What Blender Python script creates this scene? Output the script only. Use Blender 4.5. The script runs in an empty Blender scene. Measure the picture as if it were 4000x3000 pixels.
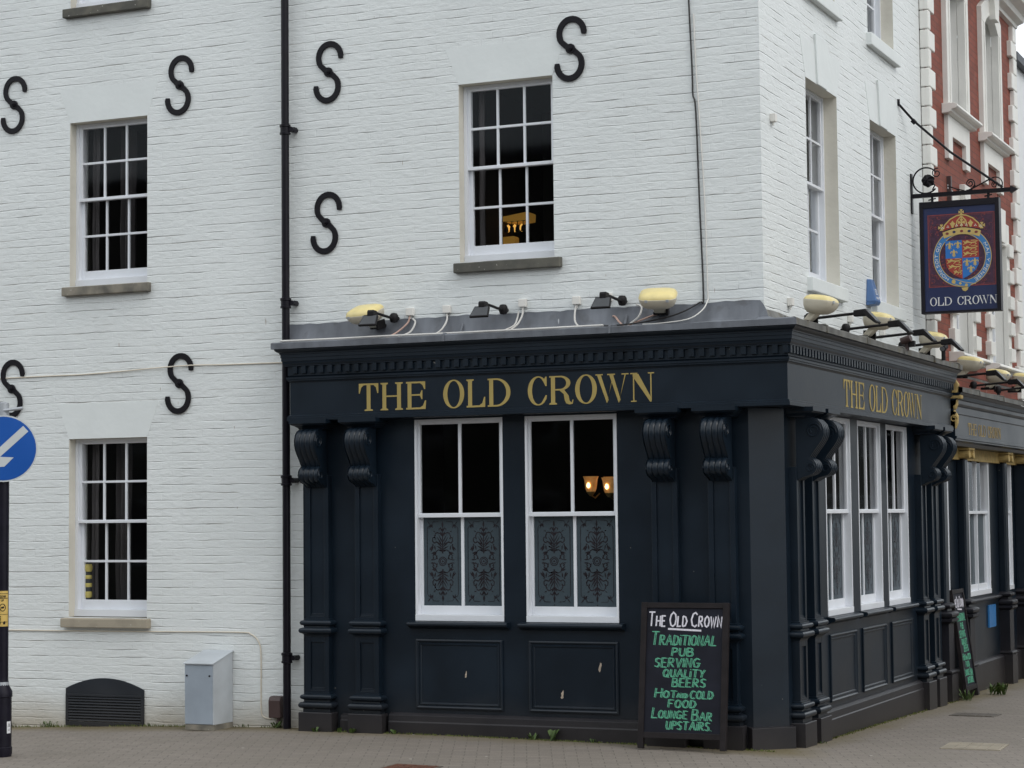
import bpy, bmesh, math, random
from mathutils import Vector, Matrix
R = math.radians
random.seed(7)
S = bpy.context.scene
C = S.collection

# ---------------------------------------------------------------- camera, sky, sun, exposure
cam = bpy.data.cameras.new('camera'); cam.sensor_width = 36; cam.lens = 73.5877
cam.clip_start = .1; cam.clip_end = 1000
co = bpy.data.objects.new('camera', cam); C.objects.link(co)
m = Matrix(((0.911984, 0.035271, 0.408706, 5.27689), (0.410098, -0.053574, -0.910467, -16.97935),
            (-0.010217, 0.997941, -0.063323, 1.92167), (0, 0, 0, 1)))
co.matrix_world = m
S.camera = co
SUN_EL, SUN_AZ = 46, 106          # azimuth measured clockwise from +Y (the depth of the side street)
CLOUD = (12.4, 13.1, 13.5)
w = bpy.data.worlds.new('World'); S.world = w; w.use_nodes = True
nt = w.node_tree; bg = nt.nodes['Background']
sky = nt.nodes.new('ShaderNodeTexSky'); sky.sky_type = 'NISHITA'; sky.sun_disc = False
sky.sun_elevation = R(SUN_EL); sky.sun_rotation = R(SUN_AZ)
sky.air_density = 1.0; sky.dust_density = 6.0; sky.ozone_density = 1.0; sky.altitude = 50
# thick white cloud over nearly the whole sky
_tc = nt.nodes.new('ShaderNodeTexCoord'); _nz = nt.nodes.new('ShaderNodeTexNoise'); _nz.inputs['Scale'].default_value = 2.2; _nz.inputs['Detail'].default_value = 5
nt.links.new(_tc.outputs['Generated'], _nz.inputs['Vector'])
_rp = nt.nodes.new('ShaderNodeValToRGB'); nt.links.new(_nz.outputs[0], _rp.inputs[0])
_rp.color_ramp.elements[0].position = .3; _rp.color_ramp.elements[0].color = (CLOUD[0]*.82, CLOUD[1]*.84, CLOUD[2]*.86, 1)
_rp.color_ramp.elements[1].position = .7; _rp.color_ramp.elements[1].color = (CLOUD[0]*1.08, CLOUD[1]*1.06, CLOUD[2]*1.05, 1)
_mx = nt.nodes.new('ShaderNodeMix'); _mx.data_type = 'RGBA'; _mx.inputs[0].default_value = .88
nt.links.new(sky.outputs[0], _mx.inputs[6]); nt.links.new(_rp.outputs[0], _mx.inputs[7])
nt.links.new(_mx.outputs[2], bg.inputs[0]); bg.inputs[1].default_value = .12
sl = bpy.data.lights.new('sun', 'SUN'); sl.energy = .62; sl.angle = R(20); sl.color = (1, .97, .92)
so = bpy.data.objects.new('sun', sl); C.objects.link(so)
az, el = R(SUN_AZ), R(SUN_EL)
sd = Vector((math.sin(az)*math.cos(el), math.cos(az)*math.cos(el), math.sin(el)))
so.rotation_euler = sd.to_track_quat('Z', 'Y').to_euler(); so.location = (30, -30, 40)
S.view_settings.view_transform = 'Standard'; S.view_settings.look = 'None'
S.view_settings.exposure = 0; S.view_settings.gamma = 1; S.view_settings.use_curve_mapping = False
S.cycles.max_bounces = 6; S.cycles.transparent_max_bounces = 8

# ---------------------------------------------------------------- materials
GLASS_REFL = .35
def nodes(name):
    mt = bpy.data.materials.new(name); mt.use_nodes = True
    t = mt.node_tree; b = t.nodes['Principled BSDF']
    return mt, t, b
def nn(t, typ, props=None, **inp):
    n = t.nodes.new(typ)
    for k, v in (props or {}).items(): setattr(n, k, v)
    for k, v in inp.items():
        key = int(k[1:]) if k[0] == 'i' and k[1:].isdigit() else k.replace('_', ' ')
        s = n.inputs[key]
        if isinstance(v, bpy.types.NodeSocket): t.links.new(v, s)
        else: s.default_value = v
    return n
def ramp(t, fac, stops):
    r = t.nodes.new('ShaderNodeValToRGB'); t.links.new(fac, r.inputs[0])
    e = r.color_ramp.elements
    while len(e) < len(stops): e.new(.5)
    for x, (p, c) in zip(e, stops): x.position = p; x.color = (*c, 1) if len(c) == 3 else c
    return r.outputs[0]
def mixc(t, fac, a, b, mode='MIX'):
    n = t.nodes.new('ShaderNodeMix'); n.data_type = 'RGBA'; n.blend_type = mode
    for s, v in ((n.inputs[0], fac), (n.inputs[6], a), (n.inputs[7], b)):
        if isinstance(v, bpy.types.NodeSocket): t.links.new(v, s)
        else: s.default_value = v if isinstance(v, (int, float)) else (*v[:3], 1)
    return n.outputs[2]
def mth(t, op, a, b=0., c=0.):
    n = t.nodes.new('ShaderNodeMath'); n.operation = op
    for s, v in zip(n.inputs, (a, b, c)):
        if isinstance(v, bpy.types.NodeSocket): t.links.new(v, s)
        else: s.default_value = v
    return n.outputs[0]
def ocoord(t): return t.nodes.new('ShaderNodeTexCoord').outputs['Object']
def wallcoord(t):
    sp = nn(t, 'ShaderNodeSeparateXYZ', i0=ocoord(t))
    return nn(t, 'ShaderNodeCombineXYZ', i0=mth(t, 'ADD', sp.outputs[0], sp.outputs[1]), i1=sp.outputs[2]).outputs[0], sp
def simple(name, col, rough=.6, var=.12, vscale=6, spec=.5, metal=0, bump=0, bscale=30, coat=0):
    mt, t, b = nodes(name); v = ocoord(t)
    nz = nn(t, 'ShaderNodeTexNoise', Vector=v, Scale=vscale, Detail=5.).outputs[0]
    lo = tuple(max(0, c*(1-var)) for c in col); hi = tuple(c*(1+var) for c in col)
    t.links.new(ramp(t, nz, [(.3, lo), (.7, hi)]), b.inputs['Base Color'])
    b.inputs['Metallic'].default_value = metal; b.inputs['Specular IOR Level'].default_value = spec
    t.links.new(mth(t, 'ADD', mth(t, 'MULTIPLY', nz, .16), rough-.08), b.inputs['Roughness'])
    b.inputs['Coat Weight'].default_value = coat
    if bump:
        n2 = nn(t, 'ShaderNodeTexNoise', Vector=v, Scale=bscale, Detail=4.).outputs[0]
        t.links.new(nn(t, 'ShaderNodeBump', Strength=bump, Distance=.01, Height=n2).outputs[0], b.inputs['Normal'])
    return mt
def glow(name, col, strength):
    mt, t, b = nodes(name)
    b.inputs['Base Color'].default_value = (*col, 1)
    b.inputs['Emission Color'].default_value = (*col, 1); b.inputs['Emission Strength'].default_value = strength
    return mt

def white_brick():
    mt, t, b = nodes('painted_brick'); vec, sp = wallcoord(t)
    wob = nn(t, 'ShaderNodeTexNoise', Vector=vec, Scale=2.2, Detail=3.)
    off = nn(t, 'ShaderNodeVectorMath', {'operation': 'MULTIPLY_ADD'}, i0=wob.outputs[1], i1=(.04, .036, 0), i2=(-.02, -.018, 0)).outputs[0]
    v2 = nn(t, 'ShaderNodeVectorMath', {'operation': 'ADD'}, i0=vec, i1=off).outputs[0]
    br = nn(t, 'ShaderNodeTexBrick', {'offset': .5, 'squash': 1.0}, Vector=v2, Scale=1., Mortar_Size=.0055, Mortar_Smooth=.35, Brick_Width=.228, Row_Height=.0752, Bias=0.)
    br.inputs['Color1'].default_value = (0, 0, 0, 1); br.inputs['Color2'].default_value = (1, 1, 1, 1)
    patch = nn(t, 'ShaderNodeTexNoise', Vector=nn(t, 'ShaderNodeVectorMath', {'operation': 'MULTIPLY'}, i0=vec, i1=(1., 4.5, 1)).outputs[0], Scale=2.7, Detail=4.).outputs[0]
    depth = nn(t, 'ShaderNodeMapRange', i0=patch, i1=.47, i2=.74, i3=.02, i4=.95).outputs[0]
    zr = nn(t, 'ShaderNodeSeparateXYZ', i0=v2).outputs[1]
    rowd = mth(t, 'PINGPONG', zr, .0376)
    row = nn(t, 'ShaderNodeMapRange', i0=rowd, i1=.0015, i2=.0075, i3=1., i4=0.).outputs[0]
    joint = mth(t, 'MULTIPLY', mth(t, 'ADD', mth(t, 'MULTIPLY', br.outputs['Fac'], .22), row), depth)
    lump = nn(t, 'ShaderNodeTexNoise', Vector=nn(t, 'ShaderNodeVectorMath', {'operation': 'MULTIPLY'}, i0=vec, i1=(1., 2.2, 1)).outputs[0], Scale=11., Detail=6., Roughness=.62).outputs[0]
    h = mth(t, 'SUBTRACT', mth(t, 'ADD', mth(t, 'MULTIPLY', lump, .75), mth(t, 'MULTIPLY', br.outputs['Color'], .12)), mth(t, 'MULTIPLY', joint, 1.0))
    bp = nn(t, 'ShaderNodeBump', Strength=.9, Distance=.0115, Height=h)
    t.links.new(bp.outputs[0], b.inputs['Normal'])
    big = nn(t, 'ShaderNodeTexNoise', Vector=vec, Scale=.8, Detail=5.).outputs[0]
    base = ramp(t, big, [(.3, (.70, .725, .72)), (.7, (.76, .785, .78))])
    # cracks in the paint along joints, rusty chips and a splash band at the foot of the wall
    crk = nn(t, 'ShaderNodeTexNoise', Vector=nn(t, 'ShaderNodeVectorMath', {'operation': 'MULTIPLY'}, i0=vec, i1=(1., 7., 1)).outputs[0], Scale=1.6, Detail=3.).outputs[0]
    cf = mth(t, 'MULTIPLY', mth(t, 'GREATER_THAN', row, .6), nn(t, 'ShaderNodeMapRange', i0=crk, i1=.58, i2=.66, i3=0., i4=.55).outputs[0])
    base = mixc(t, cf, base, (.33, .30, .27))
    chp = nn(t, 'ShaderNodeTexNoise', Vector=nn(t, 'ShaderNodeVectorMath', {'operation': 'MULTIPLY'}, i0=vec, i1=(9., 1.6, 1)).outputs[0], Scale=3.2, Detail=2.).outputs[0]
    base = mixc(t, nn(t, 'ShaderNodeMapRange', i0=chp, i1=.765, i2=.79, i3=0., i4=.75).outputs[0], base, (.30, .22, .16))
    zz = mth(t, 'ADD', sp.outputs[2], mth(t, 'MULTIPLY', big, -.45))
    base = mixc(t, nn(t, 'ShaderNodeMapRange', i0=zz, i1=-.26, i2=.06, i3=.75, i4=0.).outputs[0], base, (.40, .34, .255))
    t.links.new(base, b.inputs['Base Color']); b.inputs['Roughness'].default_value = .5
    b.inputs['Specular IOR Level'].default_value = .35
    return mt
def red_brick():
    mt, t, b = nodes('red_brick'); vec, sp = wallcoord(t)
    br = nn(t, 'ShaderNodeTexBrick', {'offset': .5}, Vector=vec, Scale=1., Mortar_Size=.004, Mortar_Smooth=.2, Brick_Width=.23, Row_Height=.0752)
    br.inputs['Color1'].default_value = (.26, .066, .040, 1); br.inputs['Color2'].default_value = (.19, .048, .030, 1); br.inputs['Mortar'].default_value = (.11, .05, .036, 1)
    sc = nn(t, 'ShaderNodeVectorMath', {'operation': 'MULTIPLY'}, i0=vec, i1=(6., 1., 1)).outputs[0]
    st = nn(t, 'ShaderNodeTexNoise', Vector=sc, Scale=1.4, Detail=4.).outputs[0]
    c = mixc(t, nn(t, 'ShaderNodeMapRange', i0=st, i1=.66, i2=.72, i3=0., i4=.45).outputs[0], br.outputs[0], (.42, .34, .30))
    n2 = nn(t, 'ShaderNodeTexNoise', Vector=vec, Scale=2.5, Detail=5.).outputs[0]
    c = mixc(t, nn(t, 'ShaderNodeMapRange', i0=n2, i1=.55, i2=.75, i3=0., i4=.5).outputs[0], c, (.13, .06, .045))
    t.links.new(c, b.inputs['Base Color']); b.inputs['Roughness'].default_value = .8
    t.links.new(nn(t, 'ShaderNodeBump', Strength=.6, Distance=.006, Height=mth(t, 'MULTIPLY', br.outputs['Fac'], -1.)).outputs[0], b.inputs['Normal'])
    return mt
def paving():
    mt, t, b = nodes('block_paving'); v = ocoord(t)
    mp = nn(t, 'ShaderNodeMapping', i0=v); mp.inputs['Rotation'].default_value = (0, 0, R(-24))
    br = nn(t, 'ShaderNodeTexBrick', {'offset': .5}, Vector=mp.outputs[0], Scale=1., Mortar_Size=.005, Mortar_Smooth=.4, Brick_Width=.205, Row_Height=.103, Bias=0.)
    br.inputs['Color1'].default_value = (.215, .183, .154, 1); br.inputs['Color2'].default_value = (.172, .145, .122, 1); br.inputs['Mortar'].default_value = (.085, .072, .055, 1)
    n1 = nn(t, 'ShaderNodeTexNoise', Vector=v, Scale=1.1, Detail=6.).outputs[0]
    c = mixc(t, nn(t, 'ShaderNodeMapRange', i0=n1, i1=.42, i2=.72, i3=0., i4=.55).outputs[0], br.outputs[0], (.135, .115, .088))
    n2 = nn(t, 'ShaderNodeTexNoise', Vector=v, Scale=90., Detail=3.).outputs[0]
    c = mixc(t, .35, c, ramp(t, n2, [(.3, (.10, .09, .08)), (.7, (.28, .25, .22))]))
    # moss that follows the foot of the walls
    sp = nn(t, 'ShaderNodeSeparateXYZ', i0=v)
    d = mth(t, 'MINIMUM', mth(t, 'MAXIMUM', mth(t, 'MULTIPLY', sp.outputs[1], -1.), sp.outputs[0]), 9.)
    mz = mth(t, 'SUBTRACT', d, mth(t, 'MULTIPLY', n1, .75))
    c = mixc(t, nn(t, 'ShaderNodeMapRange', i0=mz, i1=-.22, i2=.18, i3=.8, i4=0.).outputs[0], c, (.125, .098, .04))
    vo = nn(t, 'ShaderNodeTexVoronoi', Vector=v, Scale=2.6, Randomness=1.)
    c = mixc(t, nn(t, 'ShaderNodeMapRange', i0=vo.outputs['Distance'], i1=.028, i2=.04, i3=.75, i4=0.).outputs[0], c, (.52, .50, .46))
    t.links.new(c, b.inputs['Base Color']); b.inputs['Roughness'].default_value = .85
    hh = mth(t, 'ADD', mth(t, 'MULTIPLY', br.outputs['Fac'], -1.), mth(t, 'MULTIPLY', n2, .5))
    t.links.new(nn(t, 'ShaderNodeBump', Strength=.7, Distance=.006, Height=hh).outputs[0], b.inputs['Normal'])
    return mt
def lead_mat(name, a, bcol, lich):
    mt, t, b = nodes(name); v = ocoord(t)
    sc = nn(t, 'ShaderNodeVectorMath', {'operation': 'MULTIPLY'}, i0=v, i1=(2.2, 2.2, .6)).outputs[0]
    n1 = nn(t, 'ShaderNodeTexNoise', Vector=sc, Scale=2.4, Detail=6.).outputs[0]
    c = ramp(t, n1, [(.32, a), (.5, bcol), (.68, tuple(x*1.35 for x in bcol))])
    n2 = nn(t, 'ShaderNodeTexNoise', Vector=v, Scale=9., Detail=5.).outputs[0]
    c = mixc(t, nn(t, 'ShaderNodeMapRange', i0=n2, i1=.55, i2=.7, i3=0., i4=.6).outputs[0], c, lich)
    n3 = nn(t, 'ShaderNodeTexNoise', Vector=nn(t, 'ShaderNodeVectorMath', {'operation': 'MULTIPLY'}, i0=v, i1=(1., 1., .35)).outputs[0], Scale=14., Detail=2.).outputs[0]
    c = mixc(t, nn(t, 'ShaderNodeMapRange', i0=n3, i1=.74, i2=.78, i3=0., i4=.7).outputs[0], c, (.55, .56, .58))
    t.links.new(c, b.inputs['Base Color']); b.inputs['Roughness'].default_value = .55
    t.links.new(nn(t, 'ShaderNodeBump', Strength=.4, Distance=.01, Height=n1).outputs[0], b.inputs['Normal'])
    return mt
def stone_mat(name, col, stain, lo=.5):
    mt, t, b = nodes(name); v = ocoord(t)
    n1 = nn(t, 'ShaderNodeTexNoise', Vector=v, Scale=5., Detail=8.).outputs[0]
    c = mixc(t, nn(t, 'ShaderNodeMapRange', i0=n1, i1=lo-.1, i2=lo+.14, i3=0., i4=.9).outputs[0], col, stain)
    n2 = nn(t, 'ShaderNodeTexNoise', Vector=v, Scale=34., Detail=3.).outputs[0]
    c = mixc(t, nn(t, 'ShaderNodeMapRange', i0=n2, i1=.70, i2=.74, i3=0., i4=.7).outputs[0], c, (.62, .60, .55))
    t.links.new(c, b.inputs['Base Color']); b.inputs['Roughness'].default_value = .85
    t.links.new(nn(t, 'ShaderNodeBump', Strength=.5, Distance=.006, Height=n1).outputs[0], b.inputs['Normal'])
    return mt
def glass_mat():
    mt = bpy.data.materials.new('window_glass'); mt.use_nodes = True; t = mt.node_tree; t.nodes.clear()
    o = t.nodes.new('ShaderNodeOutputMaterial')
    fr = nn(t, 'ShaderNodeFresnel', IOR=1.45).outputs[0]
    wv = nn(t, 'ShaderNodeTexNoise', Vector=ocoord(t), Scale=1.7, Detail=2.).outputs[0]
    bp = nn(t, 'ShaderNodeBump', Strength=.15, Distance=.01, Height=wv).outputs[0]
    g = nn(t, 'ShaderNodeBsdfGlossy', Roughness=.04, Normal=bp); g.inputs[0].default_value = (.9, .95, 1, 1)
    tr = t.nodes.new('ShaderNodeBsdfTransparent')
    mx = t.nodes.new('ShaderNodeMixShader')
    t.links.new(mth(t, 'MULTIPLY', fr, GLASS_REFL), mx.inputs[0]); t.links.new(tr.outputs[0], mx.inputs[1]); t.links.new(g.outputs[0], mx.inputs[2])
    t.links.new(mx.outputs[0], o.inputs[0]); return mt
def lamp_glass():
    mt, t, b = nodes('amber_shade'); v = ocoord(t)
    nz = nn(t, 'ShaderNodeTexNoise', Vector=v, Scale=20., Detail=2.).outputs[0]
    c = ramp(t, nz, [(.3, (.75, .34, .09)), (.7, (.9, .50, .18))])
    t.links.new(c, b.inputs['Base Color']); t.links.new(c, b.inputs['Emission Color']); b.inputs['Emission Strength'].default_value = .17
    return mt
def black_paint(name, col, rough, spec):
    mt, t, b = nodes(name); v = ocoord(t)
    n1 = nn(t, 'ShaderNodeTexNoise', Vector=v, Scale=2.2, Detail=6.).outputs[0]
    c = ramp(t, n1, [(.3, tuple(x*.8 for x in col)), (.7, tuple(x*1.25 for x in col))])
    sp = nn(t, 'ShaderNodeSeparateXYZ', i0=v)
    zz = mth(t, 'SUBTRACT', sp.outputs[2], mth(t, 'MULTIPLY', n1, .5))
    c = mixc(t, nn(t, 'ShaderNodeMapRange', i0=zz, i1=-.35, i2=.1, i3=.5, i4=0.).outputs[0], c, (.045, .038, .032))
    n4 = nn(t, 'ShaderNodeTexNoise', Vector=v, Scale=19., Detail=2.).outputs[0]
    c = mixc(t, nn(t, 'ShaderNodeMapRange', i0=n4, i1=.795, i2=.81, i3=0., i4=.6).outputs[0], c, (.35, .33, .30))
    t.links.new(c, b.inputs['Base Color']); b.inputs['Specular IOR Level'].default_value = spec
    n3 = nn(t, 'ShaderNodeTexNoise', Vector=v, Scale=26., Detail=3.).outputs[0]
    t.links.new(mth(t, 'ADD', rough-.07, mth(t, 'MULTIPLY', n1, .14)), b.inputs['Roughness'])
    t.links.new(nn(t, 'ShaderNodeBump', Strength=.12, Distance=.004, Height=n3).outputs[0], b.inputs['Normal'])
    return mt
GLASS_REFL = .35
M = dict(
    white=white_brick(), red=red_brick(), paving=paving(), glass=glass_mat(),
    arch=simple('painted_arch', (.725, .755, .748), .6, .03, 3, bump=.25, bscale=14),
    reveal=simple('painted_reveal', (.66, .63, .55), .65, .06, 3, bump=.3, bscale=18),
    sash=simple('white_gloss', (.74, .76, .80), .35, .03, 5),
    stone=stone_mat('sill_stone', (.26, .235, .19), (.10, .095, .082)),
    stonelow=stone_mat('buff_sill_stone', (.36, .315, .245), (.24, .215, .17), .58),
    stonedark=stone_mat('dark_sill_stone', (.085, .083, .072), (.16, .15, .12), .56),
    black=black_paint('black_gloss', (.0062, .0122, .0205), .34, .33),
    plinth=black_paint('black_plinth', (.014, .014, .019), .42, .3),
    iron=simple('black_iron', (.007, .006, .009), .45, .2, 12, spec=.2, bump=.2, bscale=40),
    pipe=simple('black_pipe', (.007, .006, .010), .35, .2, 6, spec=.2, bump=.1),
    lead=lead_mat('lead_sheet', (.085, .092, .108), (.125, .135, .155), (.075, .075, .08)),
    leadold=lead_mat('lead_edge', (.075, .072, .066), (.13, .128, .118), (.115, .095, .05)),
    gold=simple('gold_paint', (.39, .295, .10), .6, .08, 8, spec=.25),
    goldold=simple('old_gold', (.44, .32, .13), .65, .2, 14, bump=.3, spec=.2),
    cream=simple('cream_plastic', (.62, .57, .46), .5, .06, 8), lens=simple('yellowed_lens', (.72, .60, .27), .35, .1, 9),
    boxwhite=simple('white_plastic', (.72, .70, .66), .5, .05), cablew=simple('white_cable', (.60, .58, .55), .5, .08), cablec=simple('cream_cable', (.66, .60, .50), .6, .05),
    cablep=simple('pink_cable', (.50, .33, .27), .5, .05), cableb=simple('black_cable', (.015, .013, .014), .5, .1),
    spot=simple('black_spot', (.012, .011, .012), .5, .2, spec=.2), spotglass=simple('spot_glass', (.16, .165, .18), .2, .1), spotcover=simple('grey_cover', (.075, .079, .085), .5, .15, spec=.2),
    galv=simple('galvanised', (.40, .42, .45), .45, .1, 5, metal=.3), cab=simple('grey_cabinet', (.30, .345, .40), .5, .10, 4, bump=.1), cabtop=simple('pale_cabinet', (.44, .47, .50), .5, .12, 4),
    brown=simple('brown_plastic', (.058, .034, .032), .5, .1), board=simple('chalkboard', (.011, .012, .020), .55, .25, 5, spec=.2), boardframe=simple('board_frame', (.016, .013, .014), .55, .25, 9, spec=.2),
    chalkw=simple('chalk_white', (.66, .64, .70), .9, .15, 60), chalkg=simple('chalk_green', (.10, .36, .23), .9, .35, 70),
    signblue=simple('road_sign_blue', (.0, .075, .36), .35, .06, 3), signwhite=simple('sign_white', (.52, .55, .56), .4, .05), pole=simple('pole_black', (.010, .009, .016), .4, .25, 9, spec=.2),
    sticker=simple('yellow_sticker', (.62, .43, .12), .5, .1, 12),
    navy=simple('navy_panel', (.012, .022, .085), .4, .1), signframe=simple('sign_frame', (.012, .011, .016), .4, .1, spec=.2), maroon=simple('maroon_field', (.055, .018, .045), .5, .3, 30),
    redp=simple('red_paint', (.33, .04, .03), .5, .1), bluep=simple('heraldic_blue', (.02, .16, .50), .45, .08), goldp=simple('pale_gold', (.56, .41, .14), .45, .08, 20), ivory=simple('ivory_paint', (.70, .68, .62), .5, .05),
    garter=simple('garter_blue', (.04, .19, .46), .45, .06), sign_text=simple('sign_letter_white', (.74, .74, .74), .5, .03), vine=simple('vine_red', (.20, .035, .04), .5, .2, 30),
    frosted=simple('frosted_glass', (.048, .068, .082), .35, .10, 2.5, spec=.4), etch=simple('etched_clear', (.014, .010, .014), .3, .3, 8),
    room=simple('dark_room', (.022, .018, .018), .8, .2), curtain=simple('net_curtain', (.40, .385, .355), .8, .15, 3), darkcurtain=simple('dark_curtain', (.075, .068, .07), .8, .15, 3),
    shade=lamp_glass(), bulb=glow('lit_bulb', (1, .62, .25), 4), canopy=glow('glowing_wood', (.75, .40, .07), .14), amber=glow('amber_bulb', (1, .55, .12), .75),  # canopy wood emits amber itself, standing in for lamplight falling on it
    alarm=simple('alarm_blue', (.07, .15, .33), .4, .06), poster=simple('poster_blue', (.03, .17, .42), .4, .06), stoneW=simple('white_stucco', (.80, .79, .75), .6, .06, 2, bump=.15),
    stoneG=simple('grey_stucco', (.76, .75, .71), .65, .08, 2, bump=.15), farwall=simple('far_white_wall', (.76, .77, .78), .7, .04), slate=simple('slate', (.06, .065, .08), .6, .2),
    asphalt=simple('asphalt', (.05, .05, .052), .9, .2, 8, bump=.4, bscale=120), kerb=simple('kerb_stone', (.28, .27, .25), .8, .1, 6), rust=simple('rusty_iron', (.10, .035, .018), .8, .4, 20, bump=.4),
    ironcover=simple('cover_iron', (.10, .085, .07), .7, .3, 12, bump=.4), slab=simple('pale_slab', (.27, .235, .18), .8, .2, 5, bump=.3), leaf=simple('leaf', (.062, .105, .022), .6, .35, 25), moss=simple('moss', (.10, .115, .028), .9, .4, 20),
    toyyellow=simple('toy_yellow', (.50, .42, .12), .8, .15, 20), toyblack=simple('toy_black', (.03, .035, .04), .8, .2), chip=simple('bare_wood', (.40, .33, .26), .8, .35, 60), label=simple('white_label', (.75, .76, .78), .5, .03),
    grille=black_paint('grille_paint', (.018, .022, .029), .5, .3))

# ---------------------------------------------------------------- mesh helpers
FA = lambda u, o, z: (u, -o, z)            # street front: u along it, o out of the wall
FB = lambda u, o, z: (o, u, z)             # side street
class MB:
    def __init__(s, F=FA): s.v = []; s.f = []; s.F = F
    def add(s, vs, fs):
        n = len(s.v); s.v += [s.F(*p) for p in vs]; s.f += [tuple(i+n for i in f) for f in fs]; return s
    def box(s, u0, u1, o0, o1, z0, z1):
        vs = [(u, o, z) for z in (z0, z1) for o in (o0, o1) for u in (u0, u1)]
        return s.add(vs, [(0, 1, 3, 2), (4, 5, 7, 6), (0, 1, 5, 4), (2, 3, 7, 6), (0, 2, 6, 4), (1, 3, 7, 5)])
    def hexa(s, a, b):                      # two quads (lists of four points) joined into a solid
        return s.add(list(a)+list(b), [(0, 1, 2, 3), (4, 5, 6, 7)]+[(i, (i+1) % 4, 4+(i+1) % 4, 4+i) for i in range(4)])
    def quad(s, *p): return s.add(p, [(0, 1, 2, 3)])
    def prism(s, poly, o0, o1):             # poly in (u,z), extruded along o
        n = len(poly)
        return s.add([(u, o0, z) for u, z in poly]+[(u, o1, z) for u, z in poly],
                     [tuple(range(n)), tuple(range(n, 2*n))]+[(i, (i+1) % n, n+(i+1) % n, n+i) for i in range(n)])
    def prism_u(s, poly, u0, u1):           # poly in (o,z), extruded along u
        n = len(poly)
        return s.add([(u0, o, z) for o, z in poly]+[(u1, o, z) for o, z in poly],
                     [tuple(range(n)), tuple(range(n, 2*n))]+[(i, (i+1) % n, n+(i+1) % n, n+i) for i in range(n)])
    def sweep(s, prof, path, cap=False):    # prof (d,z); path(d) -> [(u,o)...]
        rows = [[(u, o, z) for u, o in path(d)] for d, z in prof]; k = len(rows[0]); n = len(rows)
        fs = [(i*k+j, i*k+j+1, (i+1)*k+j+1, (i+1)*k+j) for i in range(n-1) for j in range(k-1)]
        if cap: fs += [tuple(range(k)), tuple((n-1)*k+j for j in range(k))]
        return s.add([p for r in rows for p in r], fs)
    def tube(s, pts, r, seg=8, caps=True):
        P = [Vector(p) for p in pts]; rs = r if isinstance(r, (list, tuple)) else [r]*len(P); vs = []; up = None
        for i, p in enumerate(P):
            d = (P[min(i+1, len(P)-1)]-P[max(i-1, 0)]).normalized()
            if up is None:
                up = Vector((0, 0, 1)) if abs(d.z) < .9 else Vector((1, 0, 0))
            a = d.cross(up).normalized(); b_ = a.cross(d).normalized(); up = b_
            vs += [tuple(p+rs[i]*(math.cos(t)*a+math.sin(t)*b_)) for t in (2*math.pi*k/seg for k in range(seg))]
        n = len(P)
        fs = [(i*seg+k, i*seg+(k+1) % seg, (i+1)*seg+(k+1) % seg, (i+1)*seg+k) for i in range(n-1) for k in range(seg)]
        if caps: fs += [tuple(range(seg)), tuple((n-1)*seg+k for k in range(seg))]
        return s.add(vs, fs)
    def lathe(s, prof, c=(0, 0), seg=20, caps=True):   # prof (r,z)
        vs = [(c[0]+r*math.cos(2*math.pi*k/seg), c[1]+r*math.sin(2*math.pi*k/seg), z) for r, z in prof for k in range(seg)]
        n = len(prof)
        fs = [(i*seg+k, i*seg+(k+1) % seg, (i+1)*seg+(k+1) % seg, (i+1)*seg+k) for i in range(n-1) for k in range(seg)]
        if caps: fs += [tuple(range(seg)), tuple((n-1)*seg+k for k in range(seg))]
        return s.add(vs, fs)
    def ribbon(s, pts, wd, o, th=.0015):    # flat stroke lying in the (u,z) plane, slightly proud
        P = [Vector(p) for p in pts]; L = []; Rr = []
        ws = wd if isinstance(wd, (list, tuple)) else [wd]*len(P)
        closed = (P[0]-P[-1]).length < 1e-6 and len(P) > 3
        for i, p in enumerate(P):
            a = P[i-1] if i else (P[-2] if closed else None); b_ = P[i+1] if i < len(P)-1 else (P[1] if closed else None)
            d1 = (p-a).normalized() if a is not None else (b_-p).normalized()
            d2 = (b_-p).normalized() if b_ is not None else d1
            t = (d1+d2); t = t.normalized() if t.length > 1e-4 else d1
            nrm = Vector((-t.y, t.x)); k = 1/max(.45, abs(nrm.dot(Vector((-d1.y, d1.x)))))
            L.append(p+nrm*ws[i]*.5*k); Rr.append(p-nrm*ws[i]*.5*k)
        n = len(P)
        vs = [(q.x, oo, q.y) for oo in (o, o+th) for q in L+Rr]
        fs = []
        for i in range(n-1):
            fs += [(i, i+1, n+i+1, n+i), (2*n+i, 2*n+i+1, 3*n+i+1, 3*n+i), (i, i+1, 2*n+i+1, 2*n+i), (n+i, n+i+1, 3*n+i+1, 3*n+i)]
        fs += [(0, n, 3*n, 2*n), (n-1, 2*n-1, 4*n-1, 3*n-1)]
        return s.add(vs, fs)
    def disc(s, cu, cz, ru, rz, o, th=.0015, n=20):
        return s.prism([(cu+ru*math.cos(2*math.pi*k/n), cz+rz*math.sin(2*math.pi*k/n)) for k in range(n)], o, o+th)
    def build(s, name, mat, parent=None, smooth=False, bevel=0, loc=None, recalc=True):
        me = bpy.data.meshes.new(name); me.from_pydata(s.v, [], s.f)
        bm = bmesh.new(); bm.from_mesh(me)
        if recalc: bmesh.ops.recalc_face_normals(bm, faces=bm.faces)
        if smooth:
            for f in bm.faces: f.smooth = True
        bm.to_mesh(me); bm.free()
        me.materials.append(M[mat])
        o = bpy.data.objects.new(name, me); C.objects.link(o)
        if parent: o.parent = parent
        if loc: o.location = loc
        if smooth:
            me.set_sharp_from_angle(angle=R(38))
        if bevel:
            b = o.modifiers.new('bevel', 'BEVEL'); b.width = bevel; b.segments = 2; b.limit_method = 'ANGLE'; b.angle_limit = R(40)
        return o
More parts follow.
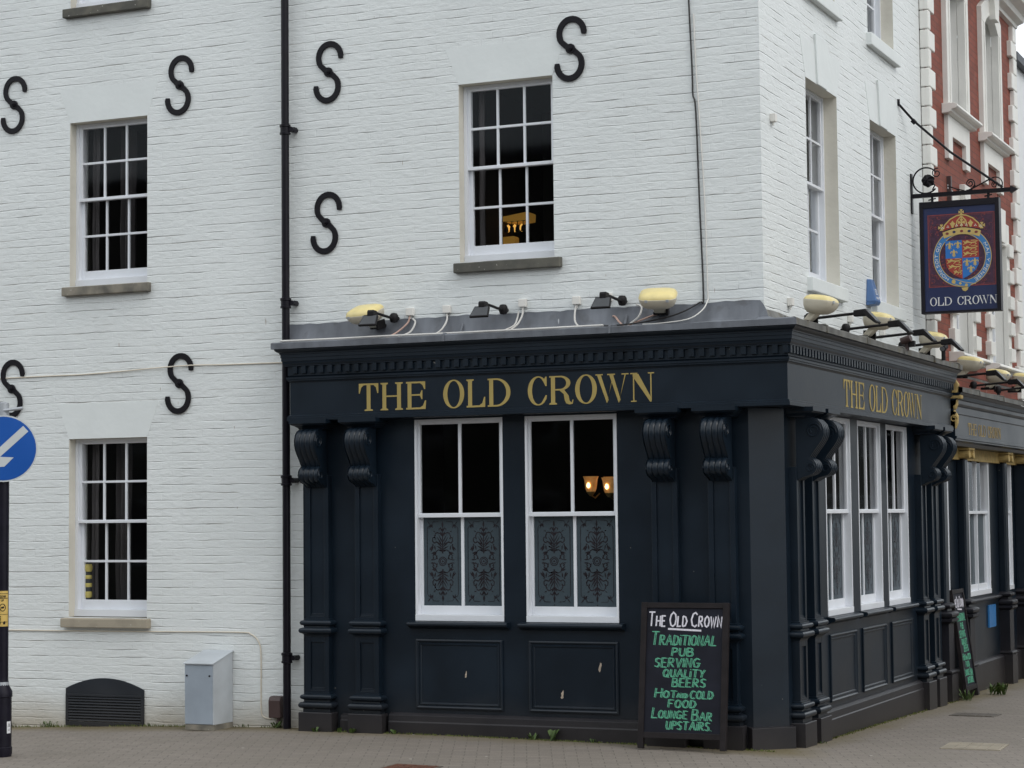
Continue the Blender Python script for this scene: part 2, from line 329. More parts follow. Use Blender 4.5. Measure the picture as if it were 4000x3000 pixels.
def tag(o, label=None, cat=None, group=None, kind=None):
    if label: o['label'] = label
    if cat: o['category'] = cat
    if group: o['group'] = group
    if kind: o['kind'] = kind
    return o
def thing(name, label, cat, loc=(0, 0, 0), rz=0, group=None):
    o = bpy.data.objects.new(name, None); C.objects.link(o); o.location = loc; o.rotation_euler = (0, 0, R(rz))
    o.empty_display_size = .1
    return tag(o, label, cat, group)
def dup(root, label, loc=None, rz=None):
    def cp(o, par):
        c = o.copy(); C.objects.link(c); c.parent = par
        for ch in o.children: cp(ch, c)
        return c
    c = cp(root, None); c['label'] = label
    if loc is not None: c.location = loc
    if rz is not None: c.rotation_euler = (0, 0, R(rz))
    return c
def grid_wall(mb, u0, u1, z0, z1, holes, o, back, reveal=None):
    """front face at o and back face at `back` with rectangular holes; reveals go to mb too unless `reveal` is given"""
    us = sorted({u0, u1, *[h[0] for h in holes], *[h[1] for h in holes]}); zs = sorted({z0, z1, *[h[2] for h in holes], *[h[3] for h in holes]})
    us = [u for u in us if u0 <= u <= u1]; zs = [z for z in zs if z0 <= z <= z1]
    for a, b_ in zip(us, us[1:]):
        for c, d in zip(zs, zs[1:]):
            mu, mz = (a+b_)/2, (c+d)/2
            if any(h[0] < mu < h[1] and h[2] < mz < h[3] for h in holes): continue
            for oo in (o, back): mb.quad((a, oo, c), (b_, oo, c), (b_, oo, d), (a, oo, d))
    rv = reveal or mb
    for h in holes:
        a, b_, c, d = max(h[0], u0), min(h[1], u1), max(h[2], z0), min(h[3], z1)
        if h[0] > u0: rv.quad((a, o, c), (a, back, c), (a, back, d), (a, o, d))
        if h[1] < u1: rv.quad((b_, o, c), (b_, back, c), (b_, back, d), (b_, o, d))
        if h[2] > z0: rv.quad((a, o, c), (b_, o, c), (b_, back, c), (a, back, c))
        if h[3] < z1: rv.quad((a, o, d), (b_, o, d), (b_, back, d), (a, back, d))

# ---------------------------------------------------------------- lettering
def ell(cx, cy, rx, ry, a0, a1, n=22): return [(cx+rx*math.cos(R(a0+(a1-a0)*i/n)), cy+ry*math.sin(R(a0+(a1-a0)*i/n))) for i in range(n+1)]
def band(outer, inner): return [[outer[i], outer[i+1], inner[i+1], inner[i]] for i in range(len(outer)-1)]
def serif(ch, w, t=.155, th=.045):
    """bold serif capital of height 1 and width w as lists of polygons"""
    s = .042; P = []
    def rect(x0, x1, y0, y1): P.append([(x0, y0), (x1, y0), (x1, y1), (x0, y1)])
    def foot(x0, x1, e=.075, top=True, bot=True):
        if bot: P.append([(x0-e, 0), (x1+e, 0), (x1+e, s), (x1, s+.03), (x0, s+.03), (x0-e, s)])
        if top: P.append([(x0-e, 1), (x1+e, 1), (x1+e, 1-s), (x1, 1-s-.03), (x0, 1-s-.03), (x0-e, 1-s)])
    def stem(x0, x1, e=.075, top=True, bot=True):
        rect(x0, x1, (s+.03) if bot else 0, (1-s-.03) if top else 1); foot(x0, x1, e, top, bot)
    if ch == 'T':
        c = w/2; rect(c-t/2, c+t/2, s+.03, 1-.06); foot(c-t/2, c+t/2, .09, False)
        P.append([(.0, 1), (0, .64), (.04, .64), (.10, .86), (.20, .94), (w-.20, .94), (w-.10, .86), (w-.04, .64), (w, .64), (w, 1)])
    elif ch == 'H':
        e = .07; stem(e, e+t); stem(w-e-t, w-e); rect(e+t, w-e-t, .48, .48+th+.01)
    elif ch in 'EL':
        e = .06; rect(e, e+t, .062, .938 if ch == 'E' else 1-s-.03)
        P.append([(0, 0), (w-.02, 0), (w, .31), (w-.045, .31), (w-.13, .12), (w-.24, .062), (0, .062)] if ch == 'E' else [(0, 0), (w-.01, 0), (w, .36), (w-.045, .36), (w-.12, .14), (w-.24, .062), (0, .062)])
        if ch == 'E':
            P.append([(0, 1), (w-.03, 1), (w-.03, .72), (w-.07, .72), (w-.14, .87), (w-.24, .938), (0, .938)])
            rect(e+t, w-.24, .49, .545); P.append([(w-.24, .49), (w-.18, .36), (w-.145, .36), (w-.145, .68), (w-.18, .68), (w-.24, .545)])
        else: foot(e, e+t, .07, True, False)
    elif ch in 'OC':
        if ch == 'O': P += band(ell(w/2, .5, w/2, .515, 0, 360, 40), ell(w/2, .5, w/2-t*1.08, .515-th, 0, 360, 40))
        else:
            P += band(ell(w*.54, .5, w*.54, .515, 48, 312, 34), ell(w*.56, .5, w*.54-t*.95, .515-th, 44, 316, 34))
            P.append([(w-.05, .99), (w-.005, .99), (w-.005, .66), (w-.05, .66), (w-.14, .84)])
            P.append([(w-.16, .15), (w-.05, .34), (w-.0, .34), (w-.02, .20), (w-.14, .055)])
    elif ch == 'D':
        e = .06; rect(e, e+t, .055, .945)
        ou = ell(w*.38, .5, w*.62, .5, 90, -90, 24); inn = ell(w*.36, .5, w*.64-t*1.05, .445, 90, -90, 24); P += band(ou, inn)
        rect(0, w*.38, 0, .055); rect(0, w*.38, .945, 1)
    elif ch == 'R':
        e = .06; stem(e, e+t, .065, False)
        P.append([(0, 1), (e+t+.1, 1), (e+t+.1, .95), (0, .95)])
        ou = ell(w*.46, .745, w*.42, .255, 90, -90, 18); inn = ell(w*.44, .745, w*.44-t, .205, 90, -90, 18); P += band(ou, inn)
        rect(e+t, w*.46, .95, 1); rect(e+t, w*.46, .49, .54)
        P.append([(w*.42, .49), (w*.62, .50), (w*.80, .30), (w*.84, .12), (w*.92, .05), (w*.97, .16), (w*1.0, .15), (w*.97, .01), (w*.84, -.015), (w*.70, .03), (w*.64, .14), (w*.60, .36)])
    elif ch == 'W':
        q = (.07*w, .37*w, .56*w, .80*w); lw = t*.9
        P.append([(.05*w, 1-s), (.05*w+lw, 1-s), (.36*w+.04, .10), (.34*w, -.01), (.335*w, -.01)])
        P.append([(.36*w, .10), (.345*w, -.01), (.52*w, .93), (.52*w+th, .99)])
        P.append([(.42*w, 1-s), (.42*w+lw, 1-s), (.72*w+.04, .10), (.70*w, -.01), (.695*w, -.01)])
        P.append([(.72*w, .10), (.705*w, -.01), (.90*w-th*.5, 1-s), (.90*w+th*.5, 1-s)])
        rect(0, .05*w+lw+.07, 1-s, 1); rect(.36*w, .42*w+lw+.07, 1-s, 1); rect(.79*w, w, 1-s, 1)
    elif ch == 'N':
        rect(.11*w, .11*w+th, s, .85); rect(.86*w-th/2, .86*w+th/2, .03, 1-s)
        P.append([(.10*w, 1-s), (.16*w+t, 1-s), (.87*w, .12), (.87*w, -.01), (.82*w, -.01), (.10*w, .88)])
        rect(0, .12*w+t, 1-s, 1); rect(.74*w, w, 1-s, 1); rect(.02*w, .25*w, 0, s)
    return P
def letters(mb, items, z, h, o, t=.155, th=.045):
    """items: (character, u0, u1)"""
    for ch, a, b_ in items:
        for i, p in enumerate(serif(ch, (b_-a)/h, t, th)):
            mb.prism([(a+x*h, z+y*h) for x, y in p], o, o+.002+.00025*(i % 7))
STROKES = {
 'A': [[(0, 0), (.45, 1), (.9, 0)], [(.18, .4), (.72, .4)]], 'B': [[(0, 0), (0, 1)], [(0, 1), (.5, .97), (.6, .78), (.5, .57), (.05, .54)], [(.05, .52), (.6, .47), (.7, .25), (.55, .03), (0, 0)]],
 'C': [[(.75, .85), (.5, 1), (.2, .9), (0, .5), (.15, .1), (.5, 0), (.75, .14)]], 'D': [[(0, 0), (.02, 1)], [(.02, 1), (.5, .9), (.75, .5), (.5, .1), (0, 0)]],
 'E': [[(.6, 1), (0, 1), (0, 0), (.62, 0)], [(.02, .52), (.5, .52)]], 'F': [[(.65, 1), (0, 1), (0, 0)], [(.02, .54), (.5, .54)]], 'G': [[(.75, .85), (.45, 1), (.1, .8), (0, .45), (.2, .06), (.55, 0), (.75, .18), (.75, .45)], [(.45, .45), (.9, .45)]],
 'H': [[(0, 0), (.03, 1)], [(.7, 0), (.72, 1)], [(.03, .5), (.7, .52)]], 'I': [[(0, 0), (0, 1)]], 'i': [[(0, 0), (0, .8)], [(0, .95), (.02, 1.05)]], 'L': [[(.05, 1), (0, 0), (.6, .03)]],
 'M': [[(0, 0), (.08, 1), (.42, .3), (.78, 1), (.86, 0)]], 'N': [[(0, 0), (.05, 1), (.65, 0), (.7, 1)]], 'O': [[(.4, 1), (.1, .8), (0, .45), (.15, .1), (.42, 0), (.7, .15), (.8, .5), (.7, .85), (.4, 1)]],
 'P': [[(0, 0), (.03, 1)], [(.03, 1), (.5, .97), (.62, .75), (.5, .55), (.03, .47)]], 'Q': [[(.4, 1), (.1, .8), (0, .45), (.15, .1), (.42, 0), (.7, .15), (.8, .5), (.7, .85), (.4, 1)], [(.5, .3), (.85, -.1)]],
 'R': [[(0, 0), (.03, 1)], [(.03, 1), (.5, .97), (.62, .75), (.5, .55), (.03, .5)], [(.22, .48), (.72, 0)]], 'S': [[(.62, .88), (.35, 1), (.06, .85), (.12, .6), (.5, .45), (.6, .2), (.35, 0), (0, .12)]],
 'T': [[(0, 1), (.8, 1)], [(.4, .97), (.38, 0)]], 'U': [[(0, 1), (.02, .25), (.2, 0), (.5, .05), (.64, .3), (.66, 1)]], 'V': [[(0, 1), (.36, 0), (.75, 1)]], 'W': [[(0, 1), (.2, 0), (.45, .8), (.65, 0), (.9, 1)]], 'Y': [[(0, 1), (.36, .5)], [(.72, 1), (.36, .5), (.3, 0)]],
 'u': [[(0, 1), (.02, .25), (.2, 0), (.55, .05), (.64, 1)]], '.': [[(0, 0), (.06, .03)]]}
def chalk(mb, text, u, z, w, h, lw, o, slant=0, rise=0, double=False, Fn=None):
    """hand lettering fitted into width w; capitals taller when marked with a leading ^"""
    seq = []; x = 0; big = False
    for ch in text:
        if ch == '^': big = True; continue
        if ch == ' ': x += .42; continue
        k = 1.35 if big else 1.; ww = max(p[0] for st in STROKES[ch] for p in st)
        seq.append((ch, x, k)); x += ww*k*.85+.26; big = False
    sx = w/(x-.26)
    for i, (ch, x0, k) in enumerate(seq):
        for j, st in enumerate(STROKES[ch]):
            pts = [(u+(x0+px*k*.85)*sx+slant*pz*k*h, z+rise*(x0+px)*sx+pz*k*h) for px, pz in st]
            if Fn: pts = [Fn(*p) for p in pts]
            mb.ribbon(pts, lw, o, .0006+.0004*((i*3+j*2) % 7))
            if double: mb.ribbon([(a+lw*1.5, b_-lw*.35) for a, b_ in pts], lw*.8, o, .0007+.0004*((i*3+j*2+1) % 7))

# ---------------------------------------------------------------- ground
def gz(x, y):
    T = [(-40, -1.1), (-14, -.27), (-7.94, -.105), (-6.2, -.04), (-4.6, -.004), (-3.1, -.001), (-1.24, -.017), (.2, -.035), (6, -.07), (40, -.2)]
    x = max(-40, min(40, x))
    for (a, za), (b_, zb) in zip(T, T[1:]):
        if a <= x <= b_: z = za+(zb-za)*(x-a)/(b_-a); break
    return z-.0185*max(y, 0)-.012*max(-y-.2, 0)
g = MB(lambda *p: p); nx, ny = 96, 94
xs = [-40+48*i/nx for i in range(nx+1)]; ys = [-7+47*j/ny for j in range(ny+1)]
g.add([(x, y, gz(x, y)) for y in ys for x in xs], [(j*(nx+1)+i, j*(nx+1)+i+1, (j+1)*(nx+1)+i+1, (j+1)*(nx+1)+i) for j in range(ny) for i in range(nx)])
tag(g.build('pavement', 'paving', smooth=True), kind='structure')
rd = MB(lambda *p: p); rn = 40
rx = [-300+600*i/rn for i in range(rn+1)]
rd.add([(x, y, -.28+min(0, gz(max(-40, min(40, x)), -7)+.15)-.0185*max(0, min(y, 40))) for y in (-300, -60, -20, -7.2, 0, 20, 40, 300) for x in rx], [(j*(rn+1)+i, j*(rn+1)+i+1, (j+1)*(rn+1)+i+1, (j+1)*(rn+1)+i) for j in range(7) for i in range(rn)])
tag(rd.build('road', 'asphalt', smooth=True), kind='structure')
kb = MB(lambda *p: p)
for i in range(48):
    x0 = -40+i; kb.hexa([(x0, -7.13, -1.4), (x0+.996, -7.13, -1.4), (x0+.996, -7.0, -1.4), (x0, -7.0, -1.4)], [(x0, -7.13, gz(x0, -7)+.004), (x0+.996, -7.13, gz(x0+.996, -7)+.004), (x0+.996, -7.0, gz(x0+.996, -7)+.004), (x0, -7.0, gz(x0, -7)+.004)])
tag(kb.build('kerb', 'kerb'), kind='structure')

# ---------------------------------------------------------------- the white pub building
pub = thing('pub_building', 'white painted brick corner building above and left of the black shopfront', 'building')
A_WIN = [(-7.122, -6.212, .99, 2.727), (-7.122, -6.212, 4.235, 5.863), (-7.122, -6.212, 7.015, 8.6), (-2.848, -1.92, 4.22, 5.845), (-2.848, -1.92, 7.0, 8.6)]
B_WIN = [(1.39, 2.45, 4.075, 5.91), (3.70, 4.78, 4.075, 5.91), (1.39, 2.45, 6.80, 8.45), (3.70, 4.78, 6.80, 8.45)]
wl = MB(FA); junk = MB()
grid_wall(wl, -14, 0, -.8, 9.6, A_WIN+[(-4.41, 0, -.8, 3.45)], 0, -.3, junk)
wl.F = FB; grid_wall(wl, 0, 5.99, -.8, 9.6, B_WIN+[(0, 5.86, -.8, 3.45)], 0, -.3, junk)
wl.F = FA; wl.box(-14.3, -14, -9, 0, -.8, 9.6)
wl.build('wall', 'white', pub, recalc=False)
MB().box(-14.35, .12, -9, .12, 9.6, 9.78).build('coping', 'stone', pub)
MB(FB).box(-.05, 5.99, -9, .10, 9.79, 9.9).build('roof', 'slate', pub)

def sash_window(F, u0, u1, z0, z1, d, sillmat, sl, sr, so_=.065, sh=.1, wood=.07, room=2.4, zr=.535):
    zm = z0+zr*(z1-z0); f = MB(F); a, b_ = u0+.034, u1-.034; e = -d
    f.box(u0+.001, a, e-.13, e, z0+wood, z1-.001).box(b_, u1-.001, e-.13, e, z0+wood, z1-.001)
    f.box(a, b_, e-.13, e-.004, z1-.024, z1-.002).box(u0+.001, u1-.001, e-.13, e+.012, z0+.002, z0+wood)
    cols, r = 3, .033
    def sash(o, za, zb, bot, top):
        f.box(a, a+r, o-.035, o, za, zb).box(b_-r, b_, o-.035, o, za, zb)
        f.box(a+r, b_-r, o-.034, o-.001, za, za+bot).box(a+r, b_-r, o-.034, o-.001, zb-top, zb)
        ga, gb = a+r, b_-r; hz = (za+bot+zb-top)/2
        f.box(ga, gb, o-.030, o-.004, hz-.011, hz+.011)
        for i in (1, 2):
            c = ga+(gb-ga)*i/3
            f.box(c-.011, c+.011, o-.028, o-.006, za+bot, hz-.011).box(c-.011, c+.011, o-.028, o-.006, hz+.011, zb-top)
    sash(e-.015, zm-.014, z1-.024, .028, .025); sash(e-.053, z0+wood, zm+.012, .092, .026)
    f.box(a, b_, e-.05, e-.008, zm-.017, zm+.010)
    win = f.build('window', 'sash', pub, bevel=.002)
    q = MB(F); q.quad((a+.02, e-.032, zm), (b_-.02, e-.032, zm), (b_-.02, e-.032, z1-.03), (a+.02, e-.032, z1-.03)); q.quad((a+.02, e-.070, z0+wood+.02), (b_-.02, e-.070, z0+wood+.02), (b_-.02, e-.070, zm), (a+.02, e-.070, zm))
    q.build('glass', 'glass', win)
    rv = MB(F)
    rv.quad((u0, 0, z0), (u0, -d-.13, z0), (u0, -d-.13, z1), (u0, 0, z1)); rv.quad((u1, 0, z0), (u1, -d-.13, z0), (u1, -d-.13, z1), (u1, 0, z1)); rv.quad((u0, 0, z1), (u1, 0, z1), (u1, -d-.13, z1), (u0, -d-.13, z1))
    rv.build('reveal', 'reveal', win)
    s_ = MB(F); s_.hexa([(u0-sl, -d-.1, z0-sh), (u1+sr, -d-.1, z0-sh), (u1+sr, so_, z0-sh), (u0-sl, so_, z0-sh)], [(u0-sl, -d-.1, z0+.001), (u1+sr, -d-.1, z0+.001), (u1+sr, so_, z0-.012), (u0-sl, so_, z0-.012)])
    s_.build('sill', sillmat, win, bevel=.008)
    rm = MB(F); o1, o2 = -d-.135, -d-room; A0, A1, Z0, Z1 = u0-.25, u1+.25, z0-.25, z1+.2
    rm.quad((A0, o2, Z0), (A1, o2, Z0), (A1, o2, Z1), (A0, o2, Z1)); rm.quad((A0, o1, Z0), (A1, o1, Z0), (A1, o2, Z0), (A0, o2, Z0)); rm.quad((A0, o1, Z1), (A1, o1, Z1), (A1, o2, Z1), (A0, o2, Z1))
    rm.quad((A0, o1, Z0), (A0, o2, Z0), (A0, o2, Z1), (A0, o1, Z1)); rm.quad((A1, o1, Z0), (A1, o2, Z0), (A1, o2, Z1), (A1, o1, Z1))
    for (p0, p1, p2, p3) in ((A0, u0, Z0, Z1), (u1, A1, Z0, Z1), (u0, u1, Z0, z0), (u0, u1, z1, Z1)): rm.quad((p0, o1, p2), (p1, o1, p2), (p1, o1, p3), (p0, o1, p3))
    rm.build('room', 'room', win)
    return win
def drape(F, win, u0, u1, z0, z1, o, mat, folds=7, amp=.022, name='curtain'):
    n = folds*8; c = MB(F); rows = 6
    vs = [(u0+(u1-u0)*i/n+.004*math.sin(j*2.1+i), o+amp*math.sin(2*math.pi*folds*i/n+.5*math.sin(j*.9))*(1+.25*math.sin(i*.37)), z0+(z1-z0)*j/rows) for j in range(rows+1) for i in range(n+1)]
    c.add(vs, [(j*(n+1)+i, j*(n+1)+i+1, (j+1)*(n+1)+i+1, (j+1)*(n+1)+i) for j in range(rows) for i in range(n)])
    return c.build(name, mat, win, smooth=True)
def arch(F, u0, u1, z1, h=.34, sp=.13):
    return MB(F).prism([(u0, z1+.001), (u1, z1+.001), (u1+sp, z1+h), (u0-sp, z1+h)], .0, .0018).build('flat_arch', 'arch', pub)
wA = []
for i, (u0, u1, z0, z1) in enumerate(A_WIN):
    wn = sash_window(FA, u0, u1, z0, z1, .10, ['stonelow', 'stone', 'stonedark', 'stonedark', 'stonedark'][i], .055 if i < 3 else .04, .045 if i < 3 else .075, wood=.07); wA.append(wn)
    if i < 4: arch(FA, u0, u1, z1)
for i in (0, 1):
    u0, u1, z0, z1 = A_WIN[i]
    drape(FA, wA[i], u0+.06, u0+.14, z0+.1, z1, -.30, 'darkcurtain', 2, .012); drape(FA, wA[i], u0+.20+.05*i, u0+.42-.05*(1-i), z0+.1, z1, -.52, 'darkcurtain', 3, .03)
u0, u1, z0, z1 = A_WIN[3]; drape(FA, wA[3], u0+.06, u0+.12, z0+.1, z1, -.3, 'darkcurtain', 1, .01)
for i, (u0, u1, z0, z1) in enumerate(B_WIN):
    wn = sash_window(FB, u0, u1, z0, z1, .13, 'arch', .07, .08, .06, .14, wood=.03, room=1.0, zr=.515)
    drape(FB, wn, u0+.30, u1+.02, z0+.05, z1, -.36, 'curtain', 9, .03)
    if i < 2:
        c = (u0+u1)/2; arch(FB, u0, u1, z1, .36, .16)
        k = MB(FB); k.prism([(c-.17, z1-.006), (c+.13, z1-.006), (c+.19, z1+.46), (c-.23, z1+.46)], .0, .022); k.build('keystone', 'arch', pub, bevel=.004)

# cellar grille, part of the building
gr = MB(FA); g0, g1 = -7.145, -6.237
gr.box(g0, g1, .001, .018, -.06, -.02).box(g0, g0+.035, .001, .018, -.02, .25).box(g1-.035, g1, .001, .018, -.02, .25)
top = [(g0+(g1-g0)*i/16, .30+.105*(1-((i-8)/8)**2)) for i in range(17)]
gr.prism([(g0, .25), (g1, .25)]+top[::-1], .001, .014); gr.box(g0+.01, g1-.01, .001, .022, .225, .25)
grille = gr.build('cellar_grille', 'grille', pub, bevel=.003)
gl = MB(FA)
for i in range(9):
    z = -.012+i*.027
    gl.hexa([(g0+.036, .002, z+.020), (g1-.036, .002, z+.020), (g1-.036, .004, z+.024), (g0+.036, .004, z+.024)], [(g0+.036, .020, z), (g1-.036, .020, z), (g1-.036, .022, z+.004), (g0+.036, .022, z+.004)])
gl.build('louvre', 'grille', grille)

# ---------------------------------------------------------------- the black shopfront wrapped round the corner
shop = thing('shopfront', 'black painted timber shopfront with gold lettering wrapping the corner of the white building', 'shopfront')
OW = .125; UL = -4.457; UR = 5.87
def wrap(d):                                # stations of a moulding standing d out of the white walls, both fronts and the returned ends
    l = UL-(d-.28); r_ = UR+(d-.28)
    return [(l, .0), (l, d), (d, d), None, None]
def wsweep(mb, prof, cap=False):
    mb.F = lambda x, y, z: (x, y, z)
    def path(d):
        l = UL-(d-.28); r_ = UR+(d-.28)
        return [(l, .0), (l, -d), (d, -d), (d, r_), (.0, r_)]
    return mb.sweep(prof, path, cap)
cor = MB()
wsweep(cor, [(.385, 3.479), (.388, 3.468), (.372, 3.452), (.356, 3.443), (.352, 3.438), (.352, 3.430), (.345, 3.428), (.345, 3.400), (.340, 3.397), (.340, 3.368), (.334, 3.364), (.330, 3.345), (.322, 3.332), (.318, 3.330), (.318, 3.322), (.296, 3.320), (.296, 3.236), (.285, 3.222)])
cornice = cor.build('cornice', 'black', shop)
dn = MB(FA); p = .0915
n = int((.29-(-4.40))/p)
for i in range(n+1):
    u = .302-.048-i*p; dn.box(u, u+.048, .290, .318, 3.254, 3.3195)
dn.F = FB
for i in range(int((UR+.02+.30)/p)+1):
    u = -.302+i*p; dn.box(u+.001, u+.048, .290, .3181, 3.2545, 3.3192)
tag(dn.build('dentil', 'black', cornice), kind='stuff')
fas = MB()
wsweep(fas, [(.285, 3.2225), (.306, 3.221), (.306, 3.203), (.299, 3.199), (.299, 3.188), (.290, 3.182), (.284, 3.174), (.280, 3.172), (.280, 2.874), (.287, 2.871), (.297, 2.866), (.297, 2.853), (.303, 2.850), (.303, 2.822), (.297, 2.818), (.12, 2.817)])
fascia = fas.build('fascia', 'black', shop)
lt = MB(FA)
AL = [('T', -3.74, -3.541), ('H', -3.517, -3.295), ('E', -3.26, -3.061), ('O', -2.89, -2.683), ('L', -2.66, -2.478), ('D', -2.454, -2.234), ('C', -2.068, -1.887), ('R', -1.863, -1.638), ('O', -1.621, -1.419), ('W', -1.43, -1.126), ('N', -1.11, -.893)]
for w0, w1 in ((0, 3), (3, 6), (6, 11)):
    lt = MB(FA); letters(lt, AL[w0:w1], 2.890, .248, .2802); lt.build('lettering', 'gold', fascia)
BL = [(c, 1.46+(a+3.74)*1.066, 1.46+(b_+3.74)*1.066) for c, a, b_ in AL]
for w0, w1 in ((0, 3), (3, 6), (6, 11)):
    lb = MB(FB); letters(lb, BL[w0:w1], 2.885, .250, .2802); lb.build('lettering', 'gold', fascia)
# lead roof
ld = MB(FA)
ld.add([(UL-.135, .40, 3.478), (.40, .40, 3.478), (.40, .40, 3.530), (UL-.135, .40, 3.530), (UL-.135, .384, 3.478), (.384, .384, 3.478)], [(0, 1, 2, 3), (0, 4, 5, 1)])
nseg = 60; rowz = [(.40, 3.530), (.385, 3.537), (.20, 3.546), (.075, 3.556), (.040, 3.60), (.014, 3.735), (.003, 3.737)]
vs = []
for o, z in rowz:
    for i in range(nseg+1):
        ul = UL-.135 if o > .3 else -4.63; ur = o if o > .3 else (.06 if o > .1 else -.03)
        u = ul+(ur-ul)*i/nseg; vs.append((u, o, z+.006*math.sin(u*7.3)*(o < .39)*math.sin(u*2.9)+.004*math.sin(u*31)*(o < .02)))
k = nseg+1; ld.add(vs, [(j*k+i, j*k+i+1, (j+1)*k+i+1, (j+1)*k+i) for j in range(len(rowz)-1) for i in range(nseg)])
ld.box(UL-.135, UL-.12, 0, .399, 3.478, 3.529)
for u in (-2.83, -1.25): ld.tube([(u, .404, 3.476), (u, .402, 3.533), (u, .385, 3.543), (u+.02, .10, 3.556), (u+.02, .03, 3.66)], .012, 8)
roofA = ld.build('lead_flashing', 'lead', shop, smooth=True)
le = MB(FB)
le.add([(-.40, .4002, 3.478), (UR+.12, .4002, 3.478), (UR+.12, .4002, 3.530), (-.40, .4002, 3.530), (-.384, .384, 3.478), (UR+.12, .384, 3.478)], [(0, 1, 2, 3), (0, 4, 5, 1)])
rowz = [(.4002, 3.530), (.385, 3.537), (.20, 3.545), (.06, 3.556), (.018, 3.655), (.003, 3.657)]
vs = []
for o, z in rowz:
    for i in range(nseg+1):
        ul = -.40 if o > .38 else (-.22 if o > .1 else -.02); u = ul+(UR+.12-ul)*i/nseg; vs.append((u, o, z+.008*math.sin(u*5.1+1)*math.sin(u*2.3)*(o < .39)))
le.add(vs, [(j*k+i, j*k+i+1, (j+1)*k+i+1, (j+1)*k+i) for j in range(len(rowz)-1) for i in range(nseg)])
for u in (.52, 1.9, 3.3, 4.6, 5.8): le.tube([(u, .405, 3.474), (u, .403, 3.535), (u, .385, 3.543), (u, .07, 3.556), (u, .025, 3.64)], .011, 8)
le.box(UR+.105, UR+.12, 0, .399, 3.478, 3.529)
le.build('lead_flashing', 'leadold', shop, smooth=True)
corner_lead = MB(FA).add([(-.03, .0135, 3.735), (-.03, .045, 3.59), (.052, .052, 3.59), (.024, .024, 3.66), (.0, .016, 3.70), (.19, .19, 3.546), (-.03, .18, 3.547)], [(0, 1, 2, 3, 4), (1, 6, 5, 2)]).build('corner_lead', 'lead', shop)

# boarded wall with its window openings, and the splayed corner
SW = [(-3.26, -2.386), (-2.172, -1.302)]; SB = [(1.355, 2.222), (2.487, 3.354), (3.585, 4.452)]
sw = MB(FA)
grid_wall(sw, -4.413, -.115, -.5, 2.817, [(a, b_, 1.0, 2.806) for a, b_ in SW], OW, .02)
sw.F = FB; grid_wall(sw, .105, UR, -.5, 2.817, [(a, b_, 1.0, 2.806) for a, b_ in SB], OW, .02)
sw.F = lambda *q: q
sw.quad((-.115, -OW, -.5), (OW, .105, -.5), (OW, .105, 2.817), (-.115, -OW, 2.817))
sw.quad((-4.413, 0, -.5), (-4.413, -OW, -.5), (-4.413, -OW, 2.817), (-4.413, 0, 2.817)); sw.quad((OW, UR, -.5), (0, UR, -.5), (0, UR, 2.817), (OW, UR, 2.817))
sw.build('boarding', 'black', shop, recalc=False)
# recessed panels with two step mouldings
def panel(F, u0, u1, z0, z1, parent):
    def path(d): return [(u0+d, 0), (u1-d, 0)]
    m_ = MB(F); P = [(0, OW+.001), (.0, OW+.014), (.012, OW+.018), (.022, OW+.012), (.028, OW+.003), (.034, OW+.003), (.040, OW+.010), (.050, OW+.008), (.056, OW+.0012)]
    vs = []
    for d, o in P: vs += [(u0+d, o, z0+d), (u1-d, o, z0+d), (u1-d, o, z1-d), (u0+d, o, z1-d)]
    m_.add(vs, [(i*4+j, i*4+(j+1) % 4, i*4+4+(j+1) % 4, i*4+4+j) for i in range(len(P)-1) for j in range(4)])
    return m_.build('panel', 'black', parent)
for a, b_ in ((-3.255, -2.40), (-2.15, -1.31)): panel(FA, a, b_, .222, .838, shop)
for a, b_ in ((1.375, 2.29), (2.505, 3.40), (3.63, 4.515)): panel(FB, a, b_, .235, .838, shop)
# plinth: a bevelled step all round
pl_ = MB(FA)
def plinth(F, u0, u1, top=.183): 
    pl_.F = F
    pl_.prism_u([(OW+.001, top), (.150, top-.004), (.180, top-.022), (.184, .108), (.192, .100), (.194, -.4), (OW+.001, -.4)], u0, u1)
plinth(FA, -3.51, -1.035); plinth(FB, 1.0, 4.70, .190); plinth(FA, -4.0, -3.87, .160); plinth(FB, 5.05, 5.18, .16); plinth(FB, .50, .64, .15)
pl_.F = lambda *q: q
c0, c1 = Vector((-.115, -OW)), Vector((OW, .105)); nrm = Vector((.69, -.72)); nrm.normalize()
q0, q1 = c0+nrm*.06+Vector((-.03, -.03)), c1+nrm*.06+Vector((.02, .03))
pl_.hexa([(c0.x-.05, c0.y, -.4), (c1.x, c1.y+.05, -.4), (q1.x, q1.y, -.4), (q0.x, q0.y, -.4)], [(c0.x-.05, c0.y, .155), (c1.x, c1.y+.05, .155), (q1.x, q1.y, .145), (q0.x, q0.y, .145)])
pl_.build('plinth', 'plinth', shop, bevel=.003)

